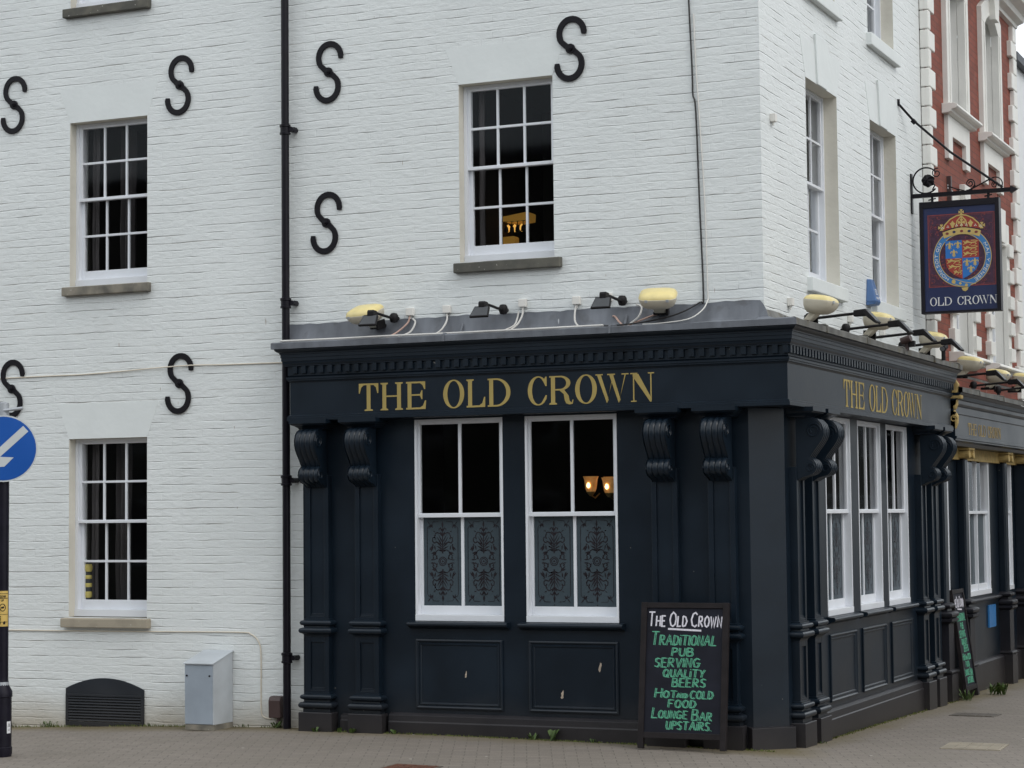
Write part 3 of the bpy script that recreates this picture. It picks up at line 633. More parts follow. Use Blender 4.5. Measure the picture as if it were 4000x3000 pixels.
# pilasters with scroll brackets, built once in a local frame and copied to both fronts
def pil_path(hw, of):
    return lambda d: [(-hw-d, OW-.02), (-hw-d, of+d), (hw+d, of+d), (hw+d, OW-.02)]
def pilaster():
    root = thing('pilaster', '', '')
    s_ = MB(FA); hw, of = .118, .195
    for za, zb in ((.34, .86), (1.0, 2.32)):
        s_.box(-hw, -.072, OW-.01, of, za, zb).box(.072, hw, OW-.01, of, za, zb).box(-.072, .072, OW-.01, of-.0145, za+.001, zb-.001)
        lo = .385 if za < .5 else 1.055
        s_.box(-.072, .072, OW, of-.001, za, lo-.02).box(-.0715, .0715, OW, of-.006, lo-.02, lo-.008).box(-.0711, .0711, OW, of-.011, lo-.008, lo+.004)
        if za < .5: s_.box(-.072, .072, OW, of-.001, .80, zb)
    sh = s_.build('pilaster', 'black', None, bevel=.0025)
    m_ = MB(FA)
    def roll(zc, r, e): return [(e+r*math.cos(R(t)), zc+r*math.sin(R(t))) for t in range(90, -91, -22)]
    pp = pil_path(hw, of)
    m_.sweep([(.001, 1.016), (.012, 1.012), (.012, 1.002)]+roll(.974, .022, .022)+[(.012, .945), (.014, .932)]+roll(.904, .026, .026)+[(.020, .872), (.004, .858), (.001, .850)], pp, True)
    m_.build('moulding', 'black', sh, smooth=True); m_ = MB(FA)
    m_.sweep([(.001, .345), (.012, .341), (.012, .331)]+roll(.303, .022, .022)+[(.012, .274), (.014, .262)]+roll(.229, .028, .028)+[(.022, .196), (.022, .166)], pp, True)
    m_.build('moulding', 'black', sh, smooth=True)
    b_ = MB(FA); b_.sweep([(.050, .166), (.054, .160), (.054, -.4)], pp, True); b_.build('base_block', 'plinth', sh)
    # the scroll
    fr = [(.27, 2.742), (.33, 2.738), (.385, 2.718), (.418, 2.680), (.432, 2.635), (.431, 2.590), (.415, 2.548), (.388, 2.508), (.352, 2.462), (.322, 2.422), (.306, 2.397), (.318, 2.391), (.342, 2.378), (.360, 2.350), (.366, 2.315), (.354, 2.280), (.330, 2.258), (.295, 2.246), (.245, 2.232), (.200, 2.205)]
    nu = 25; hwc = .103; vs = []
    for i, (o, z) in enumerate(fr):
        a = Vector(fr[max(0, i-1)]); b2 = Vector(fr[min(len(fr)-1, i+1)]); t = (b2-a).normalized(); nv = Vector((t.y, -t.x))
        if nv.x > 0: nv = -nv
        for j in range(nu):
            x = j/(nu-1); dip = .013*(1-abs(math.sin(x*math.pi*4))**.6)*(.35 if i in (0, len(fr)-1) else 1)
            vs.append((-hwc+2*hwc*x, o+nv.x*dip, z+nv.y*dip))
    c_ = MB(FA); c_.add(vs, [(i*nu+j, i*nu+j+1, (i+1)*nu+j+1, (i+1)*nu+j) for i in range(len(fr)-1) for j in range(nu-1)])
    for sgn in (-1, 1):
        poly = fr+[(.19, 2.205), (.19, 2.742)]; c_.add([(sgn*hwc*.985, o, z) for o, z in poly], [tuple(range(len(poly)))])
        for (oc, zc, r0, tn) in ((.345, 2.625, .066, 1.6), (.313, 2.313, .040, 1.3)):
            sp = [(sgn*(hwc*.985+.002), oc+(r0*(1-.62*k_/18))*math.cos(2*math.pi*tn*k_/18), zc+(r0*(1-.62*k_/18))*math.sin(2*math.pi*tn*k_/18)) for k_ in range(19)]
            c_.tube(sp, .007, 6)
    c_.build('scroll_bracket', 'black', sh, smooth=True)
    k_ = MB(FA)
    def cp(d): return [(-.12-d, OW), (-.12-d, .26+d*1.55), (.12+d, .26+d*1.55), (.12+d, OW)]
    k_.sweep([(.0, 2.738), (.016, 2.742), (.020, 2.752), (.045, 2.772), (.060, 2.778), (.064, 2.786), (.072, 2.790), (.072, 2.826), (.03, 2.828)], cp, True)
    k_.build('capping', 'black', sh)
    bpy.data.objects.remove(root)
    return sh
pil0 = pilaster(); first = True
def put_pil(c, side):
    global first
    def cp(o, par):
        cc = o.copy(); C.objects.link(cc); cc.parent = par
        for ch in o.children: cp(ch, cc)
        return cc
    o = pil0 if first else cp(pil0, shop); first = False
    o.parent = shop
    if side == 'A': o.location = (c, 0, 0)
    else: o.location = (0, c, 0); o.rotation_euler = (0, 0, R(90))
for c in (-4.229, -3.717, -.850, -.342): put_pil(c, 'A')
for c in (.330, .806, 4.875, 5.358): put_pil(c, 'B')

# shop windows
def shop_window(F, u0, u1, etched=True):
    z0, z1, za, zb = 1.0, 2.806, 1.925, 1.961; f = MB(F); J = .023; a, b_ = u0+J, u1-J; St = .022; mid = (a+b_)/2
    f.box(u0+.001, a, .02, OW+.003, z0+.056, z1-.001).box(b_, u1-.001, .02, OW+.003, z0+.056, z1-.001).box(a, b_, .021, OW+.002, z1-.024, z1-.002)
    f.box(u0+.001, u1-.001, .02, OW+.008, z0+.001, z0+.056)
    def sash(o, p0, p1, bot, top):
        f.box(a, a+St, o-.03, o, p0, p1).box(b_-St, b_, o-.03, o, p0, p1)
        f.box(a+St, b_-St, o-.029, o-.001, p0, p0+bot).box(a+St, b_-St, o-.029, o-.001, p1-top, p1)
        f.box(mid-.014, mid+.014, o-.027, o-.003, p0+bot, p1-top)
    sash(.100, za, z1-.024, .036, .024); sash(.056, z0+.056, zb-.004, .078, .03)
    f.box(a, b_, .07, .104, za-.002, zb-.004)
    win = f.build('window', 'sash', shop, bevel=.0025)
    MB(F).quad((a+.01, .086, zb), (b_-.01, .086, zb), (b_-.01, .086, z1-.03), (a+.01, .086, z1-.03)).build('glass', 'glass', win)
    q = MB(F)
    q.box(a+.01, b_-.01, .036, .040, z0+.12, za); q.build('frosted_pane', 'frosted', win)
    s_ = MB(F); s_.prism_u([(OW+.001, .999), (.185, .994)]+[(.188+.020*math.cos(R(t)), .974+.020*math.sin(R(t))) for t in range(80, -91, -24)]+[(.17, .950), (.15, .938), (OW+.001, .930)], u0-.05, u1+.055)
    s_.build('sill', 'black', win, smooth=True)
    e = MB(F)
    for p0, p1 in ((a+St, mid-.014), (mid+.014, b_-St)): etch_pattern(e, (p0+p1)/2, p1-p0, z0+.134, za)
    e.build('etched_pattern', 'etch', win)
    return win
def etch_pattern(e, c, wd, z0, z1):
    """damask of leaves and scrolls, left and right halves mirrored; coordinates in a 140 x 300 design"""
    k = wd/150.; kx = k*.80; ky = k*.93; zc = (z0+z1)/2; o0 = .0402; cnt = [0]
    def o_(): cnt[0] += 1; return .0005+.00035*(cnt[0] % 6)
    def st(pts, wds):
        for sg in (-1, 1): e.ribbon([(c+sg*x*kx, zc+y*ky) for x, y in pts], [q*k*.72 for q in wds] if isinstance(wds, (list, tuple)) else wds*k*.72, o0, o_())
    def lf(x, y, ang, L, W):
        for sg in (-1, 1):
            d = Vector((math.cos(R(ang)), math.sin(R(ang)))); nv = Vector((-d.y, d.x)); p_ = Vector((x, y))
            W *= .78; pts = [p_, p_+d*L*.35+nv*W*.5, p_+d*L*.6+nv*W*.42, p_+d*L, p_+d*L*.6-nv*W*.42, p_+d*L*.35-nv*W*.5]
            e.prism([(c+sg*q.x*kx, zc+q.y*ky) for q in pts], o0, o0+o_())
    H = (z1-z0)/ky/2
    for sy in (1, -1):
        def Y(p): return [(x, sy*y) for x, y in p]
        e.ribbon([(c, zc+sy*30*ky), (c, zc+sy*140*ky)], [5*k, 2*k], o0, o_())
        for (x, y, a, L, W) in ((0, 128, 90, 26, 12), (0, 112, 60, 22, 9), (0, 100, 48, 20, 8), (0, 58, 52, 46, 8), (0, 52, 38, 44, 8), (0, 46, 22, 34, 9), (0, 70, 58, 40, 7), (0, 42, 5, 20, 9), (34, 105, -60, 16, 8), (36, 112, 20, 12, 6),
                                (48, 62, -70, 26, 15), (40, 62, -100, 22, 9), (52, 56, -45, 20, 9), (30, 34, -8, 26, 12), (34, 34, -40, 24, 10), (44, 6, 0, 16, 7)):
            lf(x, sy*y, sy*a, L, W)
        st(Y([(0, 96), (12, 106), (26, 110), (36, 106)]), 5); st(Y([(0, 118), (8, 126), (17, 124), (18, 118)]), 4)
        st(Y([(10, 66), (28, 74), (42, 70), (50, 78), (48, 90), (38, 92), (36, 84)]), [4, 5, 5, 5, 4, 4, 7]); st(Y([(4, 38), (20, 44), (32, 38), (36, 26), (28, 14), (26, 8)]), 4)
        st(Y([(28, 22), (32, 10), (42, 6), (48, 12), (44, 18)]), [4, 4, 4, 4, 8]); st(Y([(50, 66), (46, 60)]), 6)
        for x in (0,):
            st(Y([(76, 0), (76, H-44), (71, H-36), (58, H-30)]), 2.6); lf(60, sy*(H-28), sy*225, 18, 12); lf(62, sy*(H-30), sy*180, 14, 8); lf(62, sy*(H-30), sy*270, 14, 8); lf(60, sy*(H-30), sy*45, 24, 6)
        st(Y([(52, H-26), (48, H-18), (18, H-17)]), 2.6); e.disc(c, zc+sy*(H-17)*k, 2.4*k, 2.4*k, o0, .0012, 8)
    for r_ in (15, 9.5): e.ribbon([(c+r_*k*math.cos(2*math.pi*i/20)*(1+.06*math.sin(5*2*math.pi*i/20)), zc+r_*k*math.sin(2*math.pi*i/20)) for i in range(21)], 3*k, o0, .001)
    e.disc(c, zc, 3.5*k, 3.5*k, o0, .0012, 10)
for a, b_ in SW: shop_window(FA, a, b_)
for a, b_ in SB: shop_window(FB, a, b_)
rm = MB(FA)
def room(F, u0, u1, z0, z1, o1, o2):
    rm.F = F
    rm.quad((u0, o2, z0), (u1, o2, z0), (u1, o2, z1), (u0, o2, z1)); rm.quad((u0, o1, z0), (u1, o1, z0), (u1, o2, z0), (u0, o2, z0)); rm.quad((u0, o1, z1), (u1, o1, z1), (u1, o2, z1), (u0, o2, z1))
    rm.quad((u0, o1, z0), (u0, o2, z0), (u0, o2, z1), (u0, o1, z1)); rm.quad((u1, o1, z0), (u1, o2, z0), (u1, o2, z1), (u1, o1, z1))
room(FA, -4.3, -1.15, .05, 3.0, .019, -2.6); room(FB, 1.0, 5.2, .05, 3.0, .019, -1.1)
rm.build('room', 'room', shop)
# bare patches where the paint has come off
for F, u, z, wd, h in ((FA, -2.765, .53, .022, .085), (FA, -1.84, .37, .03, .09), (FA, -1.485, .62, .032, .10), (FA, -3.225, .62, .006, .17)):
    pts = []
    for i in range(14):
        t = 2*math.pi*i/14; rr = random.uniform(.55, 1.1); pts.append((u+wd*.5*rr*math.cos(t)+.006*math.sin(t), z+h*.5*rr*math.sin(t)))
    MB(F).prism(pts, OW+.0012, OW+.0022).build('bare_patch', 'chip', shop)

# ---------------------------------------------------------------- lamps seen inside the pub
def pub_lamp():
    t = thing('wall_lamp', 'lit amber glass lamp on the left behind the second shop window', 'lamp', (-2.085, 1.2, 2.15), 0, 'lit lamps inside the pub')
    sh = MB(lambda *q: q); sh.lathe([(.048, .0), (.060, .03), (.068, .09), (.074, .135), (.086, .165)], seg=18, caps=False); sh.build('lamp_shade', 'shade', t, smooth=True)
    MB(lambda *q: q).lathe([(.001, .035), (.016, .045), (.022, .065), (.014, .09), (.001, .098)], (0, -.075), 12).build('bulb', 'bulb', t, smooth=True)
    MB(lambda *q: q).lathe([(.012, -.05), (.03, -.03), (.05, -.004), (.05, .0)], seg=14).tube([(0, 0, -.04), (0, .12, -.07), (0, .25, -.02)], .008, 6).build('lamp_holder', 'goldold', t)
    return t
lp = pub_lamp(); lp.scale = (.86, .86, .86)
dup(lp, 'lit amber glass lamp nearest the right edge of the second shop window', (-1.885, 1.16, 2.135))
dup(lp, 'amber glass lamp half hidden behind the one at the window edge', (-1.935, 1.34, 2.145))
cn = thing('bar_canopy', 'amber glowing wooden bar canopy with hanging glasses behind the upper window', 'bar canopy', (-2.98, 1.5, 4.75))
MB(FA).prism([(-.145, .095), (-.145, .05), (.0, .03), (.145, .045), (.15, .115), (.14, .13)], -.2, .0).build('canopy', 'canopy', cn, bevel=.008)
hg = MB(lambda *q: q)
for i in range(5):
    x = -.12+.06*i; hg.lathe([(.028, .035), (.004, .03), (.004, .0), (.020, -.025), (.024, -.065)], (x, -.05), 10, False)
hg.build('hanging_glasses', 'etch', cn)
bb = MB(lambda *q: q)
for x in (-.075, -.005, .07): bb.lathe([(.001, .02), (.02, .0), (.022, -.04), (.001, -.06)], (x, 0.03), 10)
bb.build('bulbs', 'amber', cn, smooth=True)
c2 = thing('glow_panel', 'small amber glowing wooden panel below the bar canopy upstairs', 'panel', (-3.07, 1.5, 4.65))
MB(FA).prism([(-.10, -.19), (.045, -.19), (.055, -.12), (.085, -.09), (.10, -.05), (.10, -.012), (.085, .0), (-.10, -.006)], -.1, .0).build('glow_panel', 'canopy', c2, bevel=.006)
ty = thing('stuffed_toy', 'yellow and black striped stuffed toy standing inside the lower left window', 'toy', (-7.055, .22, 1.14))
rads = [(.03, 0), (.036, .02), (.038, .1), (.040, .2), (.036, .25), (.030, .275), (.040, .30), (.042, .335), (.030, .365), (.008, .378)]
MB(lambda *q: q).lathe(rads, seg=14).build('body', 'toyblack', ty, smooth=True)
st_ = MB(lambda *q: q)
for za, zb in ((.03, .09), (.13, .175), (.21, .25)): st_.lathe([(.037, za), (.0425, za+.01), (.0428, zb-.01), (.038, zb)], seg=14)
st_.lathe([(.034, .285), (.0425, .305), (.044, .335), (.034, .36)], (.006, -.004), seg=14)
st_.build('stripe', 'toyyellow', ty, smooth=True)

# ---------------------------------------------------------------- iron wall anchors
def anchor():
    t = thing('wall_anchor', '', '', (0, 0, 0), 0, 'S shaped iron anchors on the white wall')
    up = [(.015+.118*math.cos(R(a)), .138+.128*math.sin(R(a))) for a in range(-8, 226, 13)]
    lo = [(-p_[0], -p_[1]) for p_ in up][::-1]
    n = len(up)
    MB(FA).ribbon(up+[(-.03, .018), (.03, -.018)]+lo, [.044]+[.056]*(n-2)+[.050, .054, .054, .050]+[.056]*(n-2)+[.044], .004, .016).disc(0, 0, .046, .046, .004, .019, 14).build('plate', 'iron', t, bevel=.004)
    MB(FA).lathe([(.001, 0)], seg=3, caps=False) if False else None
    MB(FA).disc(0, 0, .024, .024, .022, .016, 6).disc(0, 0, .010, .010, .037, .012, 10).build('bolt', 'iron', t, bevel=.002)
    return t
an = anchor(); an['category'] = 'wall anchor'
ANC = [(-7.800, 6.108, 'black iron S anchor highest at the far left edge of the wall'), (-5.833, 6.122, 'black iron S anchor up right of the small upper left window'),
       (-4.190, 6.090, 'black iron S anchor high beside the drainpipe on its right'), (-1.738, 6.062, 'black iron S anchor at the top right corner of the window with amber lights'),
       (-4.220, 4.672, 'black iron S anchor lower one of two right of the drainpipe'), (-5.838, 3.230, 'black iron S anchor crossed by a cream cable left of the shopfront cornice'), (-7.812, 3.245, 'black iron S anchor partly behind the blue arrow road sign')]
for i, (u, z, lab) in enumerate(ANC):
    o = an if i == 0 else dup(an, lab)
    o['label'] = lab; o.location = (u, 0, z); o.rotation_euler = (0, R([0, 2, 0, -1, 3, 0, -1][i]), 0)

# ---------------------------------------------------------------- drainpipe
dp = thing('drainpipe', 'tall black cast iron drainpipe beside the left end of the shopfront', 'drainpipe', (-4.612, -.09, 0))
MB(lambda *q: q).tube([(0, 0, -.05), (0, 0, 3), (0, 0, 6), (0, 0, 9.5)], .037, 16).build('pipe', 'pipe', dp, smooth=True)
for z in (7.3, 5.569, 3.933, 2.280, .642):
    c = MB(lambda *q: q); c.lathe([(.038, z-.05), (.052, z-.046), (.052, z-.03), (.046, z-.026), (.046, z+.02), (.053, z+.026), (.053, z+.045), (.038, z+.052)], seg=16, caps=False)
    c.box(.04, .088, .02, .075, z-.022, z+.022).tube([(.066, -.01, z), (.066, .09, z)], .024, 10)
    c.build('collar', 'pipe', dp, smooth=True)

# ---------------------------------------------------------------- cables on the walls
def cable(name, label, pts, r, mat, sub=5, group=None):
    P = [Vector(p) for p in pts]; out = []
    for i in range(len(P)-1):
        a = P[max(i-1, 0)]; b_ = P[i]; c = P[i+1]; d = P[min(i+2, len(P)-1)]
        for k_ in range(sub):
            t = k_/sub; out.append(.5*((2*b_)+(c-a)*t+(2*a-5*b_+4*c-d)*t*t+(3*b_-a-3*c+d)*t**3))
    out.append(P[-1])
    o = MB(lambda *q: q).tube([tuple(p) for p in out], r, 6).build(name, mat, smooth=True)
    return tag(o, label, 'cable', group)
cable('wall_cable', 'thin cream cable clipped across the white wall above the lower left window', [(-14, -.008, 3.32), (-7.95, -.008, 3.356), (-6.9, -.008, 3.360), (-5.84, -.028, 3.397), (-5.3, -.008, 3.392), (-4.66, -.008, 3.386)], .0065, 'cablec')
cable('wall_cable', 'thin cream cable below the lower left sill turning down to the brown meter box', [(-14, -.008, .84), (-7.85, -.008, .853), (-6.2, -.008, .860), (-5.2, -.008, .866), (-5.05, -.008, .85), (-4.965, -.008, .78), (-4.94, -.008, .66), (-4.94, -.008, .3), (-4.938, -.008, .14), (-4.91, -.008, .085), (-4.83, -.01, .07)], .0065, 'cablec')
cable('wall_cable', 'thin black cable running down the white wall right of the middle window', [(-.66, -.012, 9.3), (-.64, -.012, 7), (-.604, -.012, 5.79), (-.60, -.012, 5.55), (-.576, -.012, 5.40), (-.555, -.012, 4.6), (-.533, -.012, 3.80), (-.56, -.03, 3.74), (-.73, -.10, 3.645), (-.95, -.20, 3.585), (-1.25, -.26, 3.556), (-1.9, -.28, 3.552), (-2.6, -.28, 3.552)], .0075, 'cableb')
cable('wall_cable', 'thin white cable beside the black one right of the middle window', [(-.585, -.006, 6.25), (-.57, -.006, 5.79), (-.548, -.006, 5.38), (-.51, -.006, 4.6), (-.495, -.006, 3.83), (-.49, -.03, 3.75), (-.52, -.10, 3.66), (-.62, -.18, 3.585), (-.85, -.24, 3.556), (-1.0, -.26, 3.553)], .0055, 'boxwhite')
cable('roof_cable', 'pale conduit lying along the lead edge from the drainpipe to the middle lights', [(-4.52, -.345, 3.555), (-4.3, -.36, 3.552), (-3.9, -.345, 3.552), (-3.4, -.30, 3.558), (-2.9, -.33, 3.552), (-2.3, -.33, 3.552), (-1.7, -.31, 3.555), (-1.35, -.29, 3.558)], .011, 'cablew')
LOOPS = [((-3.345, 3.76), (-3.36, 3.69), (-3.44, 3.62), (-3.5, 3.60), 'cablep', 'pink grey cable looping from the first white box beside the left floodlight'),
         ((-3.315, 3.73), (-3.28, 3.69), (-3.30, 3.62), (-3.38, 3.60), 'cablew', 'white cable hanging from the end of the left spotlight arm'),
         ((-2.973, 3.765), (-2.96, 3.70), (-2.98, 3.63), (-3.03, 3.595), 'cablew', 'white cable dropping from the second white box right of the left spotlight'),
         ((-2.222, 3.78), (-2.215, 3.71), (-2.235, 3.64), (-2.285, 3.60), 'cablew', 'white cable dropping from the box right of the middle spotlight'),
         ((-2.26, 3.745), (-2.265, 3.68), (-2.27, 3.63), (-2.36, 3.60), 'cablew', 'white cable hanging from the middle spotlight arm end'),
         ((-1.704, 3.775), (-1.71, 3.71), (-1.68, 3.64), (-1.61, 3.605), 'cablew', 'white cable dropping from the box left of the right spotlight'),
         ((-1.14, 3.75), (-1.085, 3.72), (-1.09, 3.65), (-1.16, 3.60), 'cablew', 'white cable hanging from the right spotlight arm end'),
         ((-.93, 3.66), (-1.0, 3.64), (-1.09, 3.615), (-1.15, 3.60), 'cablep', 'pink grey cable from the right floodlight down to the lead'),
         ((-1.36, 3.66), (-1.33, 3.65), (-1.27, 3.62), (-1.2, 3.60), 'cablep', 'pink grey cable from the right spotlight head to the lead')]
for a, b_, c, d, mt, lab in LOOPS:
    cable('light_cable', lab, [(a[0], -.03, a[1]), (b_[0], -.05, b_[1]), (c[0], -.12, c[1]-.02), (d[0], -.20, d[1]-.045)], .0085, mt)

# ---------------------------------------------------------------- junction boxes
def jbox(F, u, z, lab):
    rz = 0 if F is FA else 90
    t = thing('junction_box', lab, 'junction box', (*F(u, 0, z)[:2], z), rz, 'small white junction boxes above the shopfront lead')
    MB(FA).box(-.036, .036, .001, .042, -.036, .036).build('box', 'boxwhite', t, bevel=.005)
    MB(FA).box(-.034, .034, .042, .048, -.034, .034).build('lid', 'boxwhite', t, bevel=.003)
    MB(lambda *q: q).tube([(0, -.02, -.036), (0, -.02, -.065)], .011, 8).build('gland', 'boxwhite', t)
for u, z, lab in ((-3.345, 3.795, 'white junction box just right of the left spotlight arm'), (-2.973, 3.80, 'white junction box between the left and middle spotlights'), (-2.222, 3.818, 'white junction box just right of the middle spotlight'),
                  (-1.704, 3.814, 'white junction box left of the right spotlight, under the sill end'), (-1.409, 3.829, 'white junction box behind the right spotlight head')): jbox(FA, u, z, lab)
for u, z, lab in ((.716, 3.779, 'white junction box above the side street floodlight nearest the corner'), (2.714, 3.796, 'white junction box behind the second spotlight arm of the side street'), (3.95, 3.761, 'white junction box behind the third spotlight arm of the side street'), (.30, 5.34, 'single small white box high on the side wall near the brick corner')): jbox(FB, u, z, lab)

# ---------------------------------------------------------------- cream floodlights
def floodlight():
    t = thing('floodlight', '', 'floodlight', (0, 0, 0), 0, 'cream floodlights on the shopfront roofs')
    tilt = R(8)
    def ring(ku, ko, z, so=0, n=28):
        r_ = []
        for i in range(n):
            a = 2*math.pi*i/n; cu, su = math.cos(a), math.sin(a); e = .5
            u = .165*ku*abs(cu)**e*(1 if cu > 0 else -1); o = .135*ko*abs(su)**e*(1 if su > 0 else -1)+so
            r_.append((u, o*math.cos(tilt)+z*math.sin(tilt), z*math.cos(tilt)-o*math.sin(tilt)))
        return r_
    def loft(rs):
        n = len(rs[0]); mb = MB(FA)
        return mb.add([p for r_ in rs for p in r_], [(i*n+j, i*n+(j+1) % n, (i+1)*n+(j+1) % n, (i+1)*n+j) for i in range(len(rs)-1) for j in range(n)]+[tuple(range(n)), tuple((len(rs)-1)*n+j for j in range(n))])
    loft([ring(.42, .34, -.105, -.03), ring(.62, .58, -.098, -.022), ring(.82, .80, -.075, -.012), ring(.94, .94, -.04, -.004), ring(.985, .985, -.01), ring(1, 1, 0), ring(1, 1, .006), ring(.97, .97, .008)]).build('housing', 'cream', t, smooth=True)
    loft([ring(.985, .985, .004), ring(.97, .96, .018), ring(.90, .85, .036), ring(.72, .62, .050), ring(.42, .32, .056), ring(.1, .1, .058)]).build('lens', 'lens', t, smooth=True)
    s_ = MB(FA); s_.hexa([(-.05, -.155, -.155), (.05, -.155, -.155), (.05, -.09, -.165), (-.05, -.09, -.165)], [(-.06, -.075, -.07), (.06, -.075, -.07), (.06, .0, -.085), (-.06, .0, -.085)]); s_.build('neck', 'cream', t, bevel=.012)
    b_ = MB(FA); b_.box(-.06, .06, -.20, -.10, -.18, -.155).box(.055, .075, -.17, -.05, -.18, -.10); b_.build('bracket', 'spot', t, bevel=.003)
    b_ = MB(FA)
    for u in (-.09, .09): b_.box(u-.012, u+.012, .122, .140, -.030, -.008)
    b_.build('clip', 'galv', t)
    return t
fl = floodlight()
FLD = [((-3.695, -.24, 3.79), -12, 'cream floodlight above the letters T H on the street front, behind a black spotlight'), ((-.855, -.26, 3.785), 14, 'cream floodlight at the right of the street front near the black cable'),
       ((.416, .30, 3.722), 90, 'cream floodlight at the corner, largest on the side street front'), ((.408, 2.30, 3.745), 90, 'second cream floodlight from the corner on the side street front'),
       ((.43, 4.45, 3.725), 90, 'third cream floodlight from the corner, before the brick building'), ((.40, 6.40, 3.60), 90, 'cream floodlight at the near end of the neighbouring shop roof'),
       ((.40, 7.95, 3.55), 90, 'cream floodlight second along the neighbouring shop roof'), ((.40, 9.6, 3.60), 90, 'cream floodlight at the right edge, farthest along the neighbouring shop roof')]
for i, (l, rz, lab) in enumerate(FLD):
    o = fl if i == 0 else dup(fl, lab)
    o['label'] = lab; o.location = l; o.rotation_euler = (R(16) if i < 2 else 0, 0, R(rz))

# ---------------------------------------------------------------- black spotlights on arms
def spotlight(wall=False):
    t = thing('arm_spotlight', '', 'spotlight', (0, 0, 0), 0, 'black arm spotlights leaning out from the shopfront roofs')
    a = MB(FA); a.tube([(0, -.03, -.012), (0, .43, .02)], .013, 8); a.build('arm', 'spot', t, smooth=True)
    j = MB(lambda *q: q); j.lathe([(.012, -.045), (.030, -.04), (.040, -.01), (.040, .02), (.028, .04), (.01, .045)], (0, -.02), 14); (j.tube([(0, .058, 0), (0, .0, 0)], .02, 8) if wall else j.tube([(0, -.02, -.16), (0, -.02, -.03)], .018, 8).box(-.05, .05, -.06, .03, -.175, -.16)); j.build('swivel', 'spot', t, smooth=True)
    h = MB(FA); h.prism_u([(.40, -.008), (.40, .03), (.47, .035), (.485, .02), (.485, -.02)], -.03, .03) if wall else h.prism_u([(.42, -.008), (.42, .045), (.53, .055), (.545, .035), (.545, -.005)], -.036, .036); h.build('head', 'spot', t, bevel=.006)
    p_ = MB(FA); pr = [(.470, -.008), (.545, -.105), (.528, -.118), (.448, -.025)] if wall else [(.535, .048), (.635, -.062), (.620, -.078), (.510, .010)]
    p_.add([(-.07, *pr[0]), (.07, *pr[0]), (.09, *pr[1]), (-.09, *pr[1]), (-.07, *pr[3]), (.07, *pr[3]), (.09, *pr[2]), (-.09, *pr[2])], [(0, 1, 2, 3), (4, 5, 6, 7), (0, 1, 5, 4), (1, 2, 6, 5), (2, 3, 7, 6), (3, 0, 4, 7)])
    pa = p_.build('lamp_panel', 'spot', t, bevel=.004)
    q = MB(FA); n_ = Vector((.79, .61)) if wall else Vector((.74, .67)); P = [Vector(pr[0])+(Vector(pr[1])-Vector(pr[0]))*f_+n_*.0015 for f_ in (.10, .92)]
    q.quad((-.065, P[0].x, P[0].y), (.065, P[0].x, P[0].y), (.08, P[1].x, P[1].y), (-.08, P[1].x, P[1].y)); q.build('cover', 'spotcover', pa)
    return t
sp0 = spotlight(True); sp1 = spotlight()
SPT = [((-3.48, -.065, 3.742), 0, 'black arm spotlight in front of the left cream floodlight'), ((-2.385, -.065, 3.765), 0, 'black arm spotlight on the lead above the letter C, middle of the street front'), ((-1.25, -.065, 3.785), 0, 'black arm spotlight just left of the right cream floodlight'),
       ((.175, .70, 3.628), 90, 'black arm spotlight nearest the corner on the side street'), ((.175, 1.90, 3.63), 90, 'second black arm spotlight from the corner on the side street'), ((.175, 2.86, 3.622), 90, 'third black arm spotlight from the corner on the side street'), ((.18, 4.05, 3.618), 90, 'fourth black arm spotlight, in front of the third cream floodlight'),
       ((.19, 6.22, 3.43), 90, 'black arm spotlight at the near end of the neighbouring shop'), ((.19, 7.45, 3.40), 90, 'second black arm spotlight on the neighbouring shop'), ((.19, 8.9, 3.42), 90, 'farthest black arm spotlight, by the right edge')]
for i, (l, rz, lab) in enumerate(SPT):
    o = (sp0, None, None, sp1)[i] if i in (0, 3) else dup(sp0 if i < 3 else sp1, lab)
    o['label'] = lab; o.location = l; o.rotation_euler = (0, 0, R(rz))
cc = thing('camera', 'dark brown security camera standing on the side street lead', 'security camera', (.40, 3.42, 3.54))
MB(lambda *q: q).tube([(0, 0, -.02), (0, 0, .07)], .022, 10).build('post', 'brown', cc); MB(lambda *q: q).tube([(-.045, -.03, .07), (.05, -.05, .10)], .036, 14).build('body', 'brown', cc, smooth=True); MB(lambda *q: q).box(.02, .08, -.03, .03, .015, .075).build('housing', 'spot', cc, bevel=.006)
cc2 = thing('camera', 'small dark security camera at the far end of the side street lead', 'security camera', (.42, 4.95, 3.54))
MB(lambda *q: q).tube([(0, 0, -.02), (0, 0, .09)], .022, 10).build('post', 'spot', cc2); MB(lambda *q: q).tube([(0, -.03, .10), (.01, .05, .13)], .034, 14).build('body', 'spot', cc2, smooth=True); MB(lambda *q: q).tube([(0, -.034, .099), (0, -.028, .102)], .024, 12).build('lens', 'spotglass', cc2)

